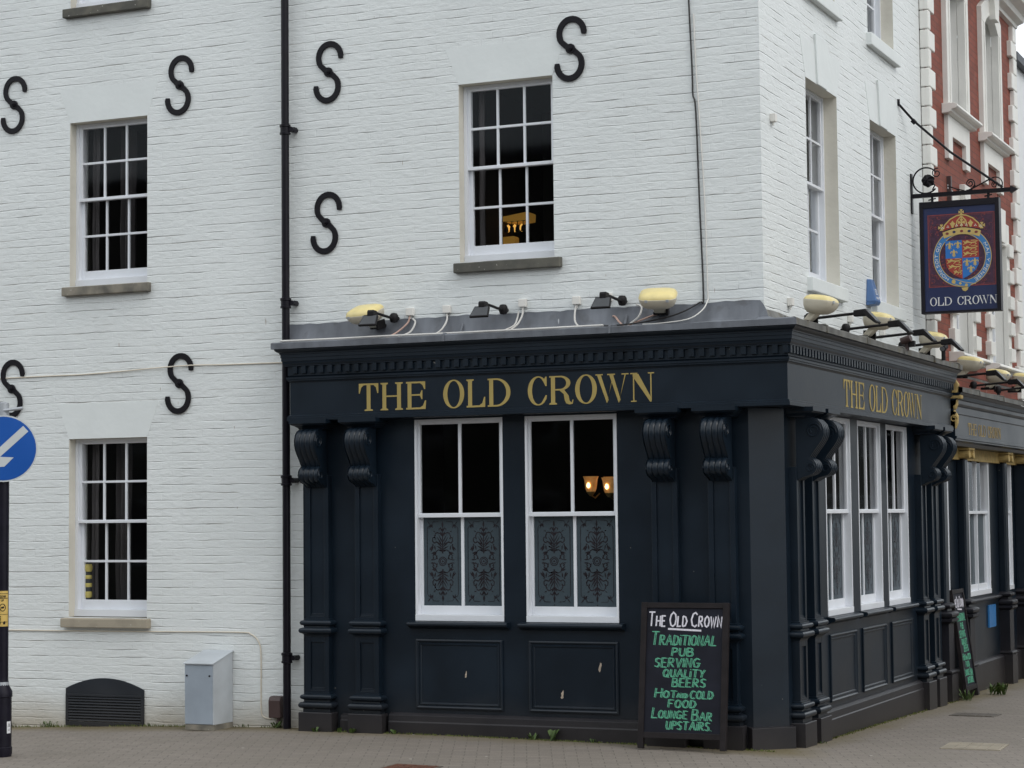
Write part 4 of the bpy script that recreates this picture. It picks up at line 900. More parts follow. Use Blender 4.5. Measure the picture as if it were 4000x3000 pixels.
# ---------------------------------------------------------------- things at the foot of the street front
cb = thing('utility_cabinet', 'grey sloping topped steel utility cabinet standing against the white wall', 'cabinet', (-5.395, -.17, -.02))
MB(lambda *q: q).hexa([(-.158, -.18, .0), (.152, -.18, .0), (.152, .16, .0), (-.158, .16, .0)], [(-.155, -.18, .05), (.149, -.18, .05), (.149, .16, .05), (-.155, .16, .05)]).build('plinth', 'stone', cb)
MB(lambda *q: q).hexa([(-.160, -.176, .05), (.150, -.176, .05), (.150, .16, .05), (-.160, .16, .05)], [(-.165, -.176, .605), (.150, -.176, .605), (.150, .16, .705), (-.165, .16, .705)]).build('body', 'cabtop', cb, bevel=.004)
MB(lambda *q: q).box(-.158, .143, -.183, -.1765, .055, .595).build('door', 'cab', cb, bevel=.002)
MB(lambda *q: q).hexa([(-.172, -.195, .606), (.157, -.195, .606), (.157, .165, .708), (-.172, .165, .708)], [(-.172, -.195, .614), (.157, -.195, .614), (.157, .165, .716), (-.172, .165, .716)]).build('lid', 'cabtop', cb)
for x in (-.135, .112): MB(lambda *q: q).tube([(x, -.190, .50), (x, -.182, .50)], .009, 8).build('lock', 'spot', cb)
bx = thing('meter_box', 'small brown rounded meter box low on the wall left of the drainpipe', 'meter box', (-4.755, -.0, .085))
bd = MB(FA); bd.prism_u([(.001, .0), (.08, .0), (.085, .16), (.07, .188), (.05, .197), (.001, .2)], -.062, .062); bd.build('cover', 'brown', bx, bevel=.006)
MB(lambda *q: q).tube([(.02, -.035, .0), (.02, -.035, -.10)], .018, 8).build('pipe', 'brown', bx)

def lean_board():
    t = thing('chalk_board', 'black pavement chalkboard with white and green chalk writing leaning at the street front', 'chalkboard', (-.618, -.50, -.012), 0)
    la = math.atan(.15/1.2); ca, sa = math.cos(la), math.sin(la)
    L = lambda u, o, s_: (u, -(o*ca-s_*sa), s_*ca+o*sa)
    f = MB(L); f.box(-.385, -.335, -.022, .022, 0, 1.212).box(.335, .385, -.022, .022, 0, 1.212).box(-.335, .335, -.021, .021, 1.165, 1.210).box(-.335, .335, -.021, .021, .085, .135)
    f.build('frame', 'boardframe', t, bevel=.003)
    pn = MB(L).box(-.336, .336, -.012, .008, .134, 1.166).build('panel', 'board', t)
    w_ = MB(L); gmb = MB(L)
    ROW = [('^THE ^OLD ^CROWN', 200, 960, 150, 300, 1, -.012), ('^TRADiTIONAL', 215, 890, 395, 500, 0, 0), ('PUB', 430, 650, 530, 615, 0, .02), ('SERVING', 245, 720, 640, 735, 0, .03), ('QUALiTY', 330, 765, 757, 838, 0, 0), ('BEERS', 425, 770, 852, 940, 0, 0),
           ('^HOT', 235, 460, 985, 1058, 0, -.01), ('AND', 470, 580, 1010, 1055, 0, -.01), ('COLD', 612, 850, 980, 1062, 0, 0), ('FOOD', 375, 665, 1080, 1160, 0, 0), ('^LOUNGE', 195, 570, 1195, 1275, 0, -.0), ('^BAR', 625, 830, 1205, 1290, 0, -.02), ('UPSTAiRS.', 345, 825, 1305, 1390, 0, -.02)]
    for tx, x0, x1, ya, yb, wh, rise in ROW:
        xl = 165-105*(yb-45)/1535; wdt = 855+50*(yb-45)/1555
        u = -.365+.73*(x0-xl)/wdt; wd = .73*(x1-x0)/wdt; s_ = 1.212*(1-(yb-45)/1555); h = 1.212*(yb-ya)/1555/(1.35 if tx[0] == '^' and tx.count('^') > 1 else 1.)
        chalk(w_ if wh else gmb, tx, u, s_, wd, h, .0125 if wh else .0075, .0085, .10 if not wh else .04, rise*.3, not wh)
    xl = 165-105*(335-45)/1535
    w_.ribbon([(-.365+.73*(405-xl)/866, 1.212*(1-(328-45)/1555)), (-.365+.73*(753-xl)/866, 1.212*(1-(343-45)/1555))], .015, .0085, .001)
    w_.build('white_lettering', 'chalkw', pn); gmb.build('green_lettering', 'chalkg', pn)
    return t
bo = lean_board()
b2 = dup(bo, 'second narrow looking chalkboard leaning on the neighbouring shop in the side street', (.275, 6.63, -.145), 90); b2.scale = (.76, 1.0, 1.0); b2['category'] = 'chalkboard'

# ---------------------------------------------------------------- road sign
rs = thing('road_sign', 'round blue road sign with a slanting white arrow on a black post', 'road sign', (-6.03, -2.43, gz(-6.03, -2.43)), 38)
MB(lambda *q: q).lathe([(.05, 0), (.078, 0), (.086, .03), (.086, .08), (.080, .085), (.080, .50), (.086, .505), (.086, .55), (.060, .60), (.052, .64), (.051, .66)], seg=20).build('base', 'pole', rs, smooth=True)
MB(lambda *q: q).lathe([(.051, .655), (.051, 2.86)], seg=18).build('post', 'pole', rs, smooth=True)
MB(lambda *q: q).lathe([(.0475, 2.86), (.0475, 3.00), (.02, 3.01)], seg=16).tube([(.0, -.04, 2.935), (.16, -.07, 2.955)], .014, 8).build('bracket', 'galv', rs, smooth=True)
MB(lambda *q: q).lathe([(.0525, .55), (.061, .585), (.057, .63)], seg=18, caps=False).build('worn_collar', 'galv', rs)
zc = 2.61; dk = MB(FA); dk.disc(0, zc, .285, .285, .062, .006, 48); plate = dk.build('plate', 'signwhite', rs)
MB(FA).disc(0, zc, .272, .272, .0685, .0012, 48).build('blue_face', 'signblue', plate)
ap = [(-.60, -.60), (.03, -.57), (.316, -.28), (-.10, -.26), (.76, .535), (.60, .71), (-.26, -.10), (-.28, .316), (-.57, .03)]
MB(FA).prism([(x*.272, zc+y*.272) for x, y in ap], .0702, .0714).build('arrow', 'signwhite', plate)
stk = MB(lambda *q: q); r_ = .0522
def arcplate(mb, r_, a0, a1, z0, z1, n=10):
    vs = [(r_*math.cos(R(a0+(a1-a0)*i/n)), r_*math.sin(R(a0+(a1-a0)*i/n)), z) for z in (z0, z1) for i in range(n+1)]
    return mb.add(vs, [(i, i+1, n+2+i, n+1+i) for i in range(n)])
arcplate(stk, r_, -150, -30, 1.10, 1.40); sk = stk.build('yellow_notice', 'sticker', rs)
tx = MB(lambda *q: q)
for z0, z1 in ((1.135, 1.139), (1.20, 1.203), (1.335, 1.34), (1.375, 1.379)): arcplate(tx, r_+.0006, -145, -35, z0, z1)
wrap_ = lambda u, o, z: ((r_+.0008+o)*math.sin(u/r_), -(r_+.0008+o)*math.cos(u/r_), z)
tx.F = wrap_
tx.ribbon([(.024*math.cos(2*math.pi*i/20), 1.26+.030*math.sin(2*math.pi*i/20)) for i in range(21)], .006, 0, .0005); tx.ribbon([(-.018, 1.24), (.018, 1.28)], .005, .0006, .0004)
tx.prism([(-.014, 1.252), (.008, 1.252), (.014, 1.266), (.008, 1.270), (-.012, 1.264)], .0012, .0016)
tx.ribbon([(-.026, 1.118), (-.020, 1.15), (-.016, 1.118)], .005, 0, .0005); tx.ribbon([(-.020, 1.15), (-.020, 1.175)], .008, .0006, .0005); tx.disc(-.020, 1.184, .005, .007, 0, .0006, 8)
tx.prism([(.004, 1.118), (.022, 1.118), (.026, 1.14), (.018, 1.145), (.006, 1.14)], 0, .0005)
chalk(tx, 'CLEAN', -.026, 1.345, .05, .018, .003, 0); chalk(tx, 'UP', -.012, 1.312, .022, .016, .003, 0)
tx.build('print', 'boardframe', sk)
lbm = MB(lambda *q: q); arcplate(lbm, .0815, -60, -30, .20, .30, 5); lb_ = lbm.build('white_label', 'label', rs)
lq = MB(lambda *q: q); lq.F = lambda u, o, z: ((.082+o)*math.cos(R(-45)+u/.082), (.082+o)*math.sin(R(-45)+u/.082), z)
lq.ribbon([(-.012, .255), (0, .285), (.012, .255), (-.012, .255)], .003, 0, .0004); lq.ribbon([(0, .278), (.003, .266), (-.001, .265), (.001, .258)], .0025, .0005, .0003); lq.ribbon([(-.012, .235), (.012, .235)], .003, 0, .0004); lq.ribbon([(-.012, .225), (.010, .225)], .003, 0, .0004)
lq.build('print', 'boardframe', lb_)

# ---------------------------------------------------------------- intruder alarm box
al = thing('alarm_box', 'blue tapering alarm box on the white side wall beside the second window', 'alarm box', (0, 3.50, 3.99), 90)
ab = MB(FA)
ab.hexa([(-.10, .001, .0), (.10, .001, .0), (.085, .088, .006), (-.085, .088, .006)], [(-.10, .001, .035), (.10, .001, .035), (.095, .104, .035), (-.095, .104, .035)])
ab.hexa([(-.10, .001, .0352), (.10, .001, .0352), (.095, .104, .0352), (-.095, .104, .0352)], [(-.055, .001, .265), (.055, .001, .265), (.05, .048, .262), (-.05, .048, .262)])
a_ = ab.build('case', 'alarm', al, bevel=.006)
lg = MB(lambda u, o, z: (u, -(.1055-(z-.0352)*.245+o), z))
lg.ribbon([(-.03, .11), (-.03, .16), (.03, .16), (.03, .11), (-.03, .11)], .008, 0, .001); lg.ribbon([(.015, .145), (-.012, .145), (-.012, .125), (.015, .125)], .007, 0, .001)
chalk(lg, 'ADT', -.05, .055, .10, .028, .008, 0) if False else None
for i in range(5): lg.ribbon([(-.05+.021*i, .06), (-.045+.021*i, .085)], .008, 0, .001)
lg.build('mark', 'label', a_)

# ---------------------------------------------------------------- hanging pub sign
hb = thing('sign_bracket', 'black wrought iron scroll bracket and stay rod holding the hanging pub sign', 'bracket', (0, 5.43, 0))
MB(lambda *q: q).box(.001, .016, -.035, .035, 5.165, 5.60).build('wall_plate', 'iron', hb, bevel=.003)
b_ = MB(lambda *q: q); b_.box(.016, 1.075, -.022, .022, 5.332, 5.376); b_.hexa([(1.075, -.04, 5.315), (1.075, .04, 5.315), (1.075, .04, 5.393), (1.075, -.04, 5.393)], [(1.15, -.004, 5.350), (1.15, .004, 5.350), (1.15, .004, 5.358), (1.15, -.004, 5.358)]); b_.build('bar', 'iron', hb)
r_ = MB(lambda *q: q); r_.tube([(.99, 0, 5.385), (.45, -.06, 5.80), (.10, -.22, 6.14), (.006, -.52, 6.285)], .013, 8); r_.tube([(.115, -.215, 6.115), (.085, -.235, 6.15)], .026, 8); r_.tube([(.006, -.52, 6.26), (.006, -.52, 6.33)], .018, 8); r_.build('stay_rod', 'iron', hb, smooth=True)
def spiral(mb, cx, cz, r0, r1, a0, a1, rad=.0075, n=30):
    mb.tube([(cx+(r0+(r1-r0)*i/n)*math.cos(R(a0+(a1-a0)*i/n)), 0, cz+(r0+(r1-r0)*i/n)*math.sin(R(a0+(a1-a0)*i/n))) for i in range(n+1)], rad, 6)
sc_ = MB(lambda *q: q)
spiral(sc_, .165, 5.518, .140, .140, 35, 318, .009, 40); spiral(sc_, .285, 5.590, .055, .012, 70, 560, .006)
spiral(sc_, .645, 5.452, .052, .012, -60, 560, .007); spiral(sc_, .915, 5.425, .075, .072, 150, -40, .007); spiral(sc_, .905, 5.418, .040, .010, -30, 560, .006)
sc_.tube([(.70, 0, 5.43), (.66, 0, 5.385), (.60, 0, 5.378)], .007, 6); sc_.tube([(.62, 0, 5.378), (.70, 0, 5.41), (.86, 0, 5.485)], .008, 6); sc_.tube([(.40, 0, 5.44), (.50, 0, 5.40), (.58, 0, 5.378)], .007, 6); sc_.tube([(.235, 0, 5.41), (.262, 0, 5.46), (.22, 0, 5.52)], .008, 6)
sc_.build('scroll', 'iron', hb, smooth=True)
ro = MB(lambda *q: q)
for k_, (rr, yy, ph) in enumerate(((.062, .02, 0), (.058, -.012, .5), (.040, -.04, .2))):
    n = 40
    pts = [(.188+rr*(1+.16*abs(math.sin(3*(2*math.pi*i/n+ph))))*math.cos(2*math.pi*i/n), yy+.012*math.sin(6*2*math.pi*i/n), 5.515+rr*(1+.16*abs(math.sin(3*(2*math.pi*i/n+ph))))*math.sin(2*math.pi*i/n)) for i in range(n)]
    ro.add(pts+[(.188, yy-.022, 5.515), (.188, yy+.02, 5.515)], [(i, (i+1) % n, n) for i in range(n)]+[(i, (i+1) % n, n+1) for i in range(n)])
ro.build('rose', 'iron', hb)
sg = thing('hanging_sign', 'navy hanging pub sign with a crowned royal shield and white OLD CROWN lettering', 'pub sign', (0, 5.43, 4.06))
z0 = 0
G = lambda u, o, z: (u, -o-.055, z-4.06)
f = MB(G); f.box(.097, .14, -.11, .004, 4.06, 5.275).box(.912, .955, -.11, .004, 4.06, 5.275).box(.14, .912, -.109, .003, 5.205, 5.274).box(.14, .912, -.109, .003, 4.061, 4.085)
f.build('frame', 'signframe', sg, bevel=.003)
h_ = MB(G)
for u in (.23, .835): h_.tube([(u, -.055, 5.27), (u, -.055, 5.34)], .014, 8); h_.tube([(u-.04, -.055, 5.30), (u+.04, -.055, 5.315)], .008, 6)
h_.build('hook', 'iron', sg)
pn = MB(G).box(.139, .913, -.10, -.012, 4.084, 5.206).build('panel', 'navy', sg)
def art(name, mat, fn):
    mb = MB(G); fn(mb); return mb.build(name, mat, pn)
o1 = -.0118
art('field', 'maroon', lambda b: b.prism([(.185, 4.342), (.905, 4.342), (.905, 5.128), (.185, 5.128)], o1, o1+.0010))
def vines(b):
    rnd = random.Random(3); o = o1+.0011
    b.ribbon([(.190, 4.347), (.900, 4.347), (.900, 5.123), (.190, 5.123), (.190, 4.347)], .012, o, .0006)
    b.ribbon([(.207, 4.364), (.883, 4.364), (.883, 5.106), (.207, 5.106), (.207, 4.364)], .003, o, .0006)
    for i in range(150):
        x, z = rnd.uniform(.215, .875), rnd.uniform(4.37, 5.10)
        if ((x-.551)/.30)**2+((z-4.65)/.31)**2 < 1.05 and ((x-.551)/.24)**2+((z-4.64)/.25)**2 > .9: continue
        a = rnd.uniform(0, 6.28); rr = rnd.uniform(.012, .026)
        b.ribbon([(x+rr*(1-.04*k_)*math.cos(a+k_*.42), z+rr*(1-.04*k_)*math.sin(a+k_*.42)) for k_ in range(11)], .0045, o, .0007+.0003*(i % 5))
        if i % 2: b.disc(x+rr*math.cos(a), z+rr*math.sin(a), .010, .010, o, .0024, 6)
art('vine', 'vine', vines)
gc = (.551, 4.655)
def ring_(b, r0, r1, o, th, a0=0, a1=360, n=48):
    P = [(gc[0]+r*math.cos(R(a0+(a1-a0)*i/n)), gc[1]+1.02*r*math.sin(R(a0+(a1-a0)*i/n))) for r in (r0, r1) for i in range(n+1)]
    b.add([(x, o+th, z) for x, z in P], [(i, i+1, n+2+i, n+1+i) for i in range(n)])
art('garter', 'garter', lambda b: (ring_(b, .250, .308, o1+.003, .0006), b.prism([(.44, 4.375), (.62, 4.33), (.66, 4.40), (.60, 4.41), (.46, 4.43)], o1+.003, o1+.0042)))
def gedge(b):
    ring_(b, .306, .314, o1+.003, .0011); ring_(b, .244, .251, o1+.003, .0011)
    b.ribbon([(.44, 4.43), (.56, 4.385), (.69, 4.36)], .006, o1+.0042, .0008); b.ribbon([(.43, 4.385), (.52, 4.345), (.60, 4.335)], .006, o1+.0042, .0009)
    for x, z, r_ in ((.452, 4.395, .022), (.523, 4.372, .014), (.588, 4.352, .016)): b.disc(x, z, r_, r_, o1+.0042, .0014, 10)
    b.prism([(.535, 4.325), (.61, 4.33), (.60, 4.30), (.575, 4.285), (.55, 4.295)], o1+.003, o1+.0048)
art('gold_edge', 'goldp', gedge)
def motto(b):
    def arc(txt, a0, a1):
        def Fn(x, z):
            a = R(a0+(a1-a0)*x/100.); r = .264+.030*z; return (gc[0]+r*math.cos(a), gc[1]+1.02*r*math.sin(a))
        chalk(b, txt, 0, 0, 100, 1., .0058, o1+.0040, Fn=Fn)
    arc('HONI.SOIT.QUI', 236, 146); arc('MAL.Y.PENSE', 30, -62)
art('motto', 'ivory', motto)
def shield(q):
    x0, xm, x1, zt, zm, zb = .372, .551, .730, 4.838, 4.645, 4.42
    ql = [(x0, zm), (xm, zm), (xm, zb), (.48, 4.455), (.41, 4.51), (.378, 4.57)]
    P = {'fl': [[(x0, zm), (xm, zm), (xm, zt), (x0, zt)], [(2*xm-a, b_) for a, b_ in ql]], 'li': [[(xm, zm), (x1, zm), (x1, zt), (xm, zt)], ql]}
    return P[q]
art('shield_blue', 'bluep', lambda b: [b.prism(p_, o1+.005, o1+.0065) for p_ in shield('fl')])
art('shield_red', 'redp', lambda b: [b.prism(p_, o1+.005, o1+.0065) for p_ in shield('li')])
def charges(b):
    o = o1+.0066
    def fleur(x, z, s_):
        b.prism([(x, z+.5*s_), (x+.14*s_, z+.25*s_), (x+.08*s_, z-.05*s_), (x+.07*s_, z-.45*s_), (x-.07*s_, z-.45*s_), (x-.08*s_, z-.05*s_), (x-.14*s_, z+.25*s_)], o, o+.0012)
        for sg in (-1, 1): b.ribbon([(x+sg*.05*s_, z-.10*s_), (x+sg*.12*s_, z+.12*s_), (x+sg*.28*s_, z+.22*s_), (x+sg*.40*s_, z+.10*s_), (x+sg*.36*s_, z-.03*s_)], .10*s_, o, .0009); b.ribbon([(x+sg*.05*s_, z-.12*s_), (x+sg*.2*s_, z-.36*s_)], .07*s_, o, .0010)
        b.ribbon([(x-.2*s_, z-.12*s_), (x+.2*s_, z-.12*s_)], .06*s_, o, .0016)
    for x, z in ((.418, 4.785), (.506, 4.790), (.462, 4.700), (.600, 4.592), (.686, 4.596), (.642, 4.520)): fleur(x, z, .088)
    def lion(x, z, w_, h):
        Lp = lambda pts: [(x+a*w_, z+b2*h) for a, b2 in pts]
        b.ribbon(Lp([(.08, .55), (.35, .62), (.6, .5), (.85, .55)]), [.34*h, .30*h, .20*h, .24*h], o, .0010)
        b.disc(x+.30*w_, z+.78*h, .10*w_, .2*h, o, .0016, 9)
        for i, lg_ in enumerate(([(.2, .5), (.05, .8)], [(.28, .45), (.10, .25), (.0, .12)], [(.62, .45), (.55, .2), (.45, .05)], [(.85, .45), (.92, .2), (.80, .02)], [(.85, .6), (1., .8), (.8, .95), (.55, .95)], [(.1, .8), (.0, .85)])): b.ribbon(Lp(lg_), .13*h, o, .0012+.0002*i)
    for z in (4.780, 4.720, 4.660): lion(.562, z, .155, .052)
    for z, x, w_ in ((4.588, .385, .155), (4.527, .40, .142), (4.466, .455, .09)): lion(x, z, w_, .052)
art('charge', 'goldp', charges)
def crown_red(b): b.prism([(.352, 4.95), (.362, 5.00), (.42, 5.062), (.49, 5.098), (.551, 5.108), (.612, 5.098), (.68, 5.062), (.74, 5.00), (.750, 4.95), (.65, 4.975), (.551, 4.985), (.45, 4.975)], o1+.005, o1+.007)
art('crown_cap', 'redp', crown_red)
def crown(b):
    o = o1+.0072
    bt = [(.345+.412*i/12, 4.930+.040*(1-((i-6)/6)**2)) for i in range(13)]; lo = [(.36+.382*i/12, 4.865+.038*(1-((i-6)/6)**2)) for i in range(13)]
    for i in range(12): b.add([(bt[i][0], o, bt[i][1]), (bt[i+1][0], o, bt[i+1][1]), (lo[i+1][0], o, lo[i+1][1]), (lo[i][0], o, lo[i][1])], [(0, 1, 2, 3)])
    for pts in ([(.345, 4.955), (.37, 5.01), (.43, 5.07), (.50, 5.104), (.551, 5.112), (.602, 5.104), (.672, 5.07), (.735, 5.01), (.757, 4.955)], [(.49, 4.98), (.505, 5.05), (.551, 5.10)], [(.612, 4.98), (.597, 5.05), (.551, 5.10)], [(.551, 4.98), (.551, 5.10)]): b.ribbon(pts, .012, o, .0008+.0003*len(pts))
    def cross(x, z, s_):
        for a in range(0, 360, 90):
            c_, d = math.cos(R(a)), math.sin(R(a)); b.prism([(x+s_*(.12*c_-.1*d), z+s_*(.12*d+.1*c_)), (x+s_*(c_-.55*d), z+s_*(d+.55*c_)), (x+s_*(c_+.55*d), z+s_*(d-.55*c_)), (x+s_*(.12*c_+.1*d), z+s_*(.12*d-.1*c_))], o, o+.0022+a*.000003)
    cross(.551, 5.142, .028); cross(.551, 5.03, .036); cross(.335, 4.985, .034); cross(.768, 4.985, .034)
    for x in (.455, .648): b.prism([(x, 5.055), (x+.016, 5.03), (x+.03, 5.025), (x+.014, 4.995), (x+.008, 4.975), (x-.008, 4.975), (x-.014, 4.995), (x-.03, 5.025), (x-.016, 5.03)], o, o+.0025)
art('crown', 'goldp', crown)
def gems(b, red):
    for i, x in enumerate((.395, .470, .551, .632, .707)):
        if (i % 2 == 0) == red: b.disc(x, 4.905+.03*(1-((x-.551)/.2)**2), .018, .013, o1+.0085, .001, 12)
art('ruby', 'vine', lambda b: gems(b, True)); art('sapphire', 'navy', lambda b: gems(b, False))
def pearls(b):
    for i, x in enumerate((.345, .405, .50, .551, .602, .70, .757)):
        for dx, dz in ((-.008, 0), (.008, 0), (0, .013)): b.disc(x+dx, 4.975+.022*(1-((x-.551)/.2)**2)+dz, .0055, .0055, o1+.0098, .001, 7)
art('pearl', 'ivory', pearls)
OC = [(c, .192+(a+2.89)*.3592, .192+(b_+2.89)*.3592) for c, a, b_ in AL[3:]]
def oct_(b): letters(b, OC, 4.143, .090, o1, .13, .05)
art('lettering', 'sign_text', oct_)

# ---------------------------------------------------------------- red brick neighbour
nb = thing('brick_building', 'red brick building with white quoins and tall stuccoed windows beyond the white pub', 'building', (0, 5.99, 0))
GB = lambda u, o, z: (o, u-5.99, z)
BW = [(7.10, 7.90, 6.62, 8.22), (9.13, 9.95, 6.62, 8.22), (7.18, 8.10, 3.76, 5.35), (9.25, 10.30, 3.76, 5.35)]
w_ = MB(GB); jk = MB(GB); grid_wall(w_, 5.992, 11.2, -.8, 8.5, BW+[(6.05, 11.2, -.8, 3.0)], .055, -.25, jk); w_.box(5.992, 11.2, -9, -.25, 8.4, 8.5); w_.build('wall', 'red', nb, recalc=False)
cr = MB(GB); cr.prism_u([(.056, 8.42), (.11, 8.43), (.12, 8.47), (.20, 8.50), (.22, 8.56), (.34, 8.60), (.36, 8.68), (.44, 8.72), (.45, 8.80), (.056, 8.83)], 5.95, 11.32); cr.build('cornice', 'stoneG', nb)
rf = MB(GB); rf.add([(5.99, .44, 8.82), (11.3, .44, 8.82), (11.3, -4, 10.5), (5.99, -4, 10.5)], [(0, 1, 2, 3)]); rf.build('roof', 'slate', nb)
def stucco_window(F, y0, y1, z0, z1, upper):
    f = MB(F); a, b_ = y0-.21, y1+.20; zt = z1-.17 if upper else z1
    if upper:
        f.box(a, y0, .02, .115, z0, zt).box(y1, b_, .02, .115, z0, zt)
        n = 14; mid = (y0+y1)/2; hw = (y1-y0)/2
        inn = [(y0+(y1-y0)*i/n, zt+.16*(1-((i-n/2)/(n/2))**2)) for i in range(n+1)]; out = [(a+(b_-a)*i/n, zt+.02+.34*(1-.55*((i-n/2)/(n/2))**2)) for i in range(n+1)]
        f.prism([(a, zt), (y0, zt)]+inn+[(y1, zt), (b_, zt)]+out[::-1], .018, .116)
        f.prism([(mid-.11, zt+.10), (mid+.11, zt+.10), (mid+.16, zt+.42), (mid-.16, zt+.42)], .10, .19)
        f.box(y0-.10, y0-.05, .115, .125, z0, zt).box(y1+.05, y1+.10, .115, .125, z0, zt)
    else:
        f.box(a+.02, y0, .02, .09, z0, zt+.3).box(y1, b_-.02, .02, .09, z0, zt+.3).box(y0, y1, .021, .089, zt, zt+.3)
        for i in range(5): f.box(a-.07, y0-.002, .021, .13, z0+.10+.34*i, z0+.27+.34*i).box(y1+.002, b_+.07, .021, .13, z0+.10+.34*i, z0+.27+.34*i)
        f.prism([((y0+y1)/2-.1, zt-.01), ((y0+y1)/2+.1, zt-.01), ((y0+y1)/2+.16, zt+.42), ((y0+y1)/2-.16, zt+.42)], .088, .16)
    sur = f.build('window', 'stoneG', nb, bevel=.008)
    s_ = MB(F); s_.prism_u([(.056, z0), (.20, z0-.005), (.235, z0-.02), (.24, z0-.045), (.22, z0-.065), (.17, z0-.075), (.165, z0-.10), (.13, z0-.11), (.056, z0-.115)], a-.10, b_+.10); s_.build('sill', 'stoneW', sur, bevel=.004)
    if upper:
        ap_ = MB(F); ap_.box(a+.02, a+.24, .03, .105, z0-.62, z0-.113).box(b_-.24, b_-.02, .03, .105, z0-.62, z0-.113).box(a+.24, b_-.24, .03, .105, z0-.34, z0-.113); ap_.build('apron', 'stoneW', sur, bevel=.004)
    rv = MB(F); ztop = z1-.004
    for q in (((y0, .019, z0), (y0, -.16, z0), (y0, -.16, ztop), (y0, .019, ztop)), ((y1, .019, z0), (y1, -.16, z0), (y1, -.16, ztop), (y1, .019, ztop)), ((y0, .016, ztop), (y1, .016, ztop), (y1, -.16, ztop), (y0, -.16, ztop))): rv.quad(*q)
    rv.build('reveal', 'stoneG', sur)
    sa = MB(F); zm = (z0+ztop)/2; m2 = (y0+y1)/2
    sa.box(y0+.001, y0+.06, -.158, -.08, z0, ztop-.002).box(y1-.06, y1-.001, -.158, -.08, z0, ztop-.002).box(y0+.06, y1-.06, -.159, -.081, z0+.001, z0+.09).box(y0+.06, y1-.06, -.158, -.075, zm-.025, zm+.025).box(y0+.06, y1-.06, -.159, -.081, ztop-.06, ztop)
    sa.box(m2-.012, m2+.012, -.14, -.09, z0+.09, zm-.025).box(m2-.012, m2+.012, -.14, -.09, zm+.025, ztop-.06)
    sa.build('sash', 'sash', sur)
    MB(F).quad((y0, -.12, z0), (y1, -.12, z0), (y1, -.12, ztop), (y0, -.12, ztop)).build('glass', 'glass', sur)
    MB(F).quad((y0-.1, -.20, z0-.1), (y1+.1, -.20, z0-.1), (y1+.1, -.20, ztop+.1), (y0-.1, -.20, ztop+.1)).build('blind', 'curtain', sur)
for i, (a, b_, c, d) in enumerate(BW): stucco_window(GB, a, b_, c, d, i < 2)
for y0, wn, ww_ in ((5.993, .10, .29), (10.86, .22, .36)):
    z = 3.40; i = 0
    while z < 8.3:
        wd = ww_ if i % 2 else wn
        q = MB(GB)
        if y0 > 8: q.box(11.2-wd, 11.2, .02, .115, z+.004, z+.214)
        else: q.box(y0, y0+wd+.02, .0, .105, z+.004, z+.214)
        q.build('quoin', 'stoneW', nb, bevel=.012); z += .2175; i += 1

# neighbour's ground floor shopfront
ns = thing('neighbour_shopfront', 'black shopfront with gold capitals and small gold lettering beyond the pub front', 'shopfront', (0, 5.99, 0))
NE = 11.35
cr = MB(GB)
cr.prism_u([(.02, 3.24), (.375, 3.238), (.36, 3.215), (.345, 3.205), (.335, 3.165), (.318, 3.158), (.315, 3.12), (.300, 3.10), (.285, 3.09), (.285, 3.03), (.310, 3.025), (.310, 3.008), (.298, 3.0), (.298, 2.762), (.315, 2.757), (.315, 2.735), (.300, 2.73), (.300, 2.715), (.25, 2.70), (.23, 2.665), (.02, 2.664)], 5.995, NE)
fa = cr.build('fascia', 'black', ns)
SL = [(c, 6.67+(a+3.74)*.652, 6.67+(b_+3.74)*.652) for c, a, b_ in AL]
l3 = MB(GB); letters(l3, SL, 2.795, .132, .2982, .13); l3.build('lettering', 'goldold', fa)
q = MB(GB); q.add([(5.995, .39, 3.24), (NE, .39, 3.24), (NE, .39, 3.292), (5.995, .39, 3.292), (5.995, .05, 3.36), (NE, .05, 3.36), (5.995, .056, 3.53), (NE, .056, 3.53)], [(0, 1, 2, 3), (3, 2, 5, 4), (4, 5, 7, 6)])
for u in (6.9, 8.3, 9.6): q.tube([(u, .395, 3.236), (u, .393, 3.297), (u, .05, 3.365)], .011, 6)
q.build('lead_flashing', 'leadold', ns)
wq = MB(GB); NW = [(6.20, 6.646), (7.70, 8.92), (9.75, 10.36)]
grid_wall(wq, 5.995, NE, -.6, 2.665, [(a, b_, .93, 2.60) for a, b_ in NW], .06, -.04); wq.build('boarding', 'black', ns, recalc=False)
for a, b_ in NW:
    f = MB(GB); m2 = (a+b_)/2
    F0 = GB; f.F = lambda u, o, z: F0(u, o-.062, z)
    f.box(a+.001, a+.05, .02, .124, .93, 2.599).box(b_-.05, b_-.001, .02, .124, .93, 2.599).box(a+.05, b_-.05, .021, .123, 2.555, 2.598).box(a+.001, b_-.001, .021, .13, .931, .99).box(a+.05, b_-.05, .03, .11, 1.90, 1.935).box(m2-.015, m2+.015, .04, .10, .99, 1.90).box(m2-.015, m2+.015, .05, .10, 1.935, 2.555)
    f.box(a+.05, a+.08, .03, .09, .99, 1.9).box(b_-.08, b_-.05, .03, .09, .99, 1.9).box(a+.08, b_-.08, .03, .089, .99, 1.06)
    wn = f.build('window', 'sash', ns, bevel=.003)
    MB(GB).quad((a, .015, 1.93), (b_, .015, 1.93), (b_, .015, 2.6), (a, .015, 2.6)).build('glass', 'glass', wn); MB(GB).box(a, b_, -.008, -.003, .96, 1.92).build('frosted_pane', 'frosted', wn)
rr_ = MB(GB); room(FB, 6.05, 10.95, .05, 2.9, -.041, -.9); rr_.F = GB
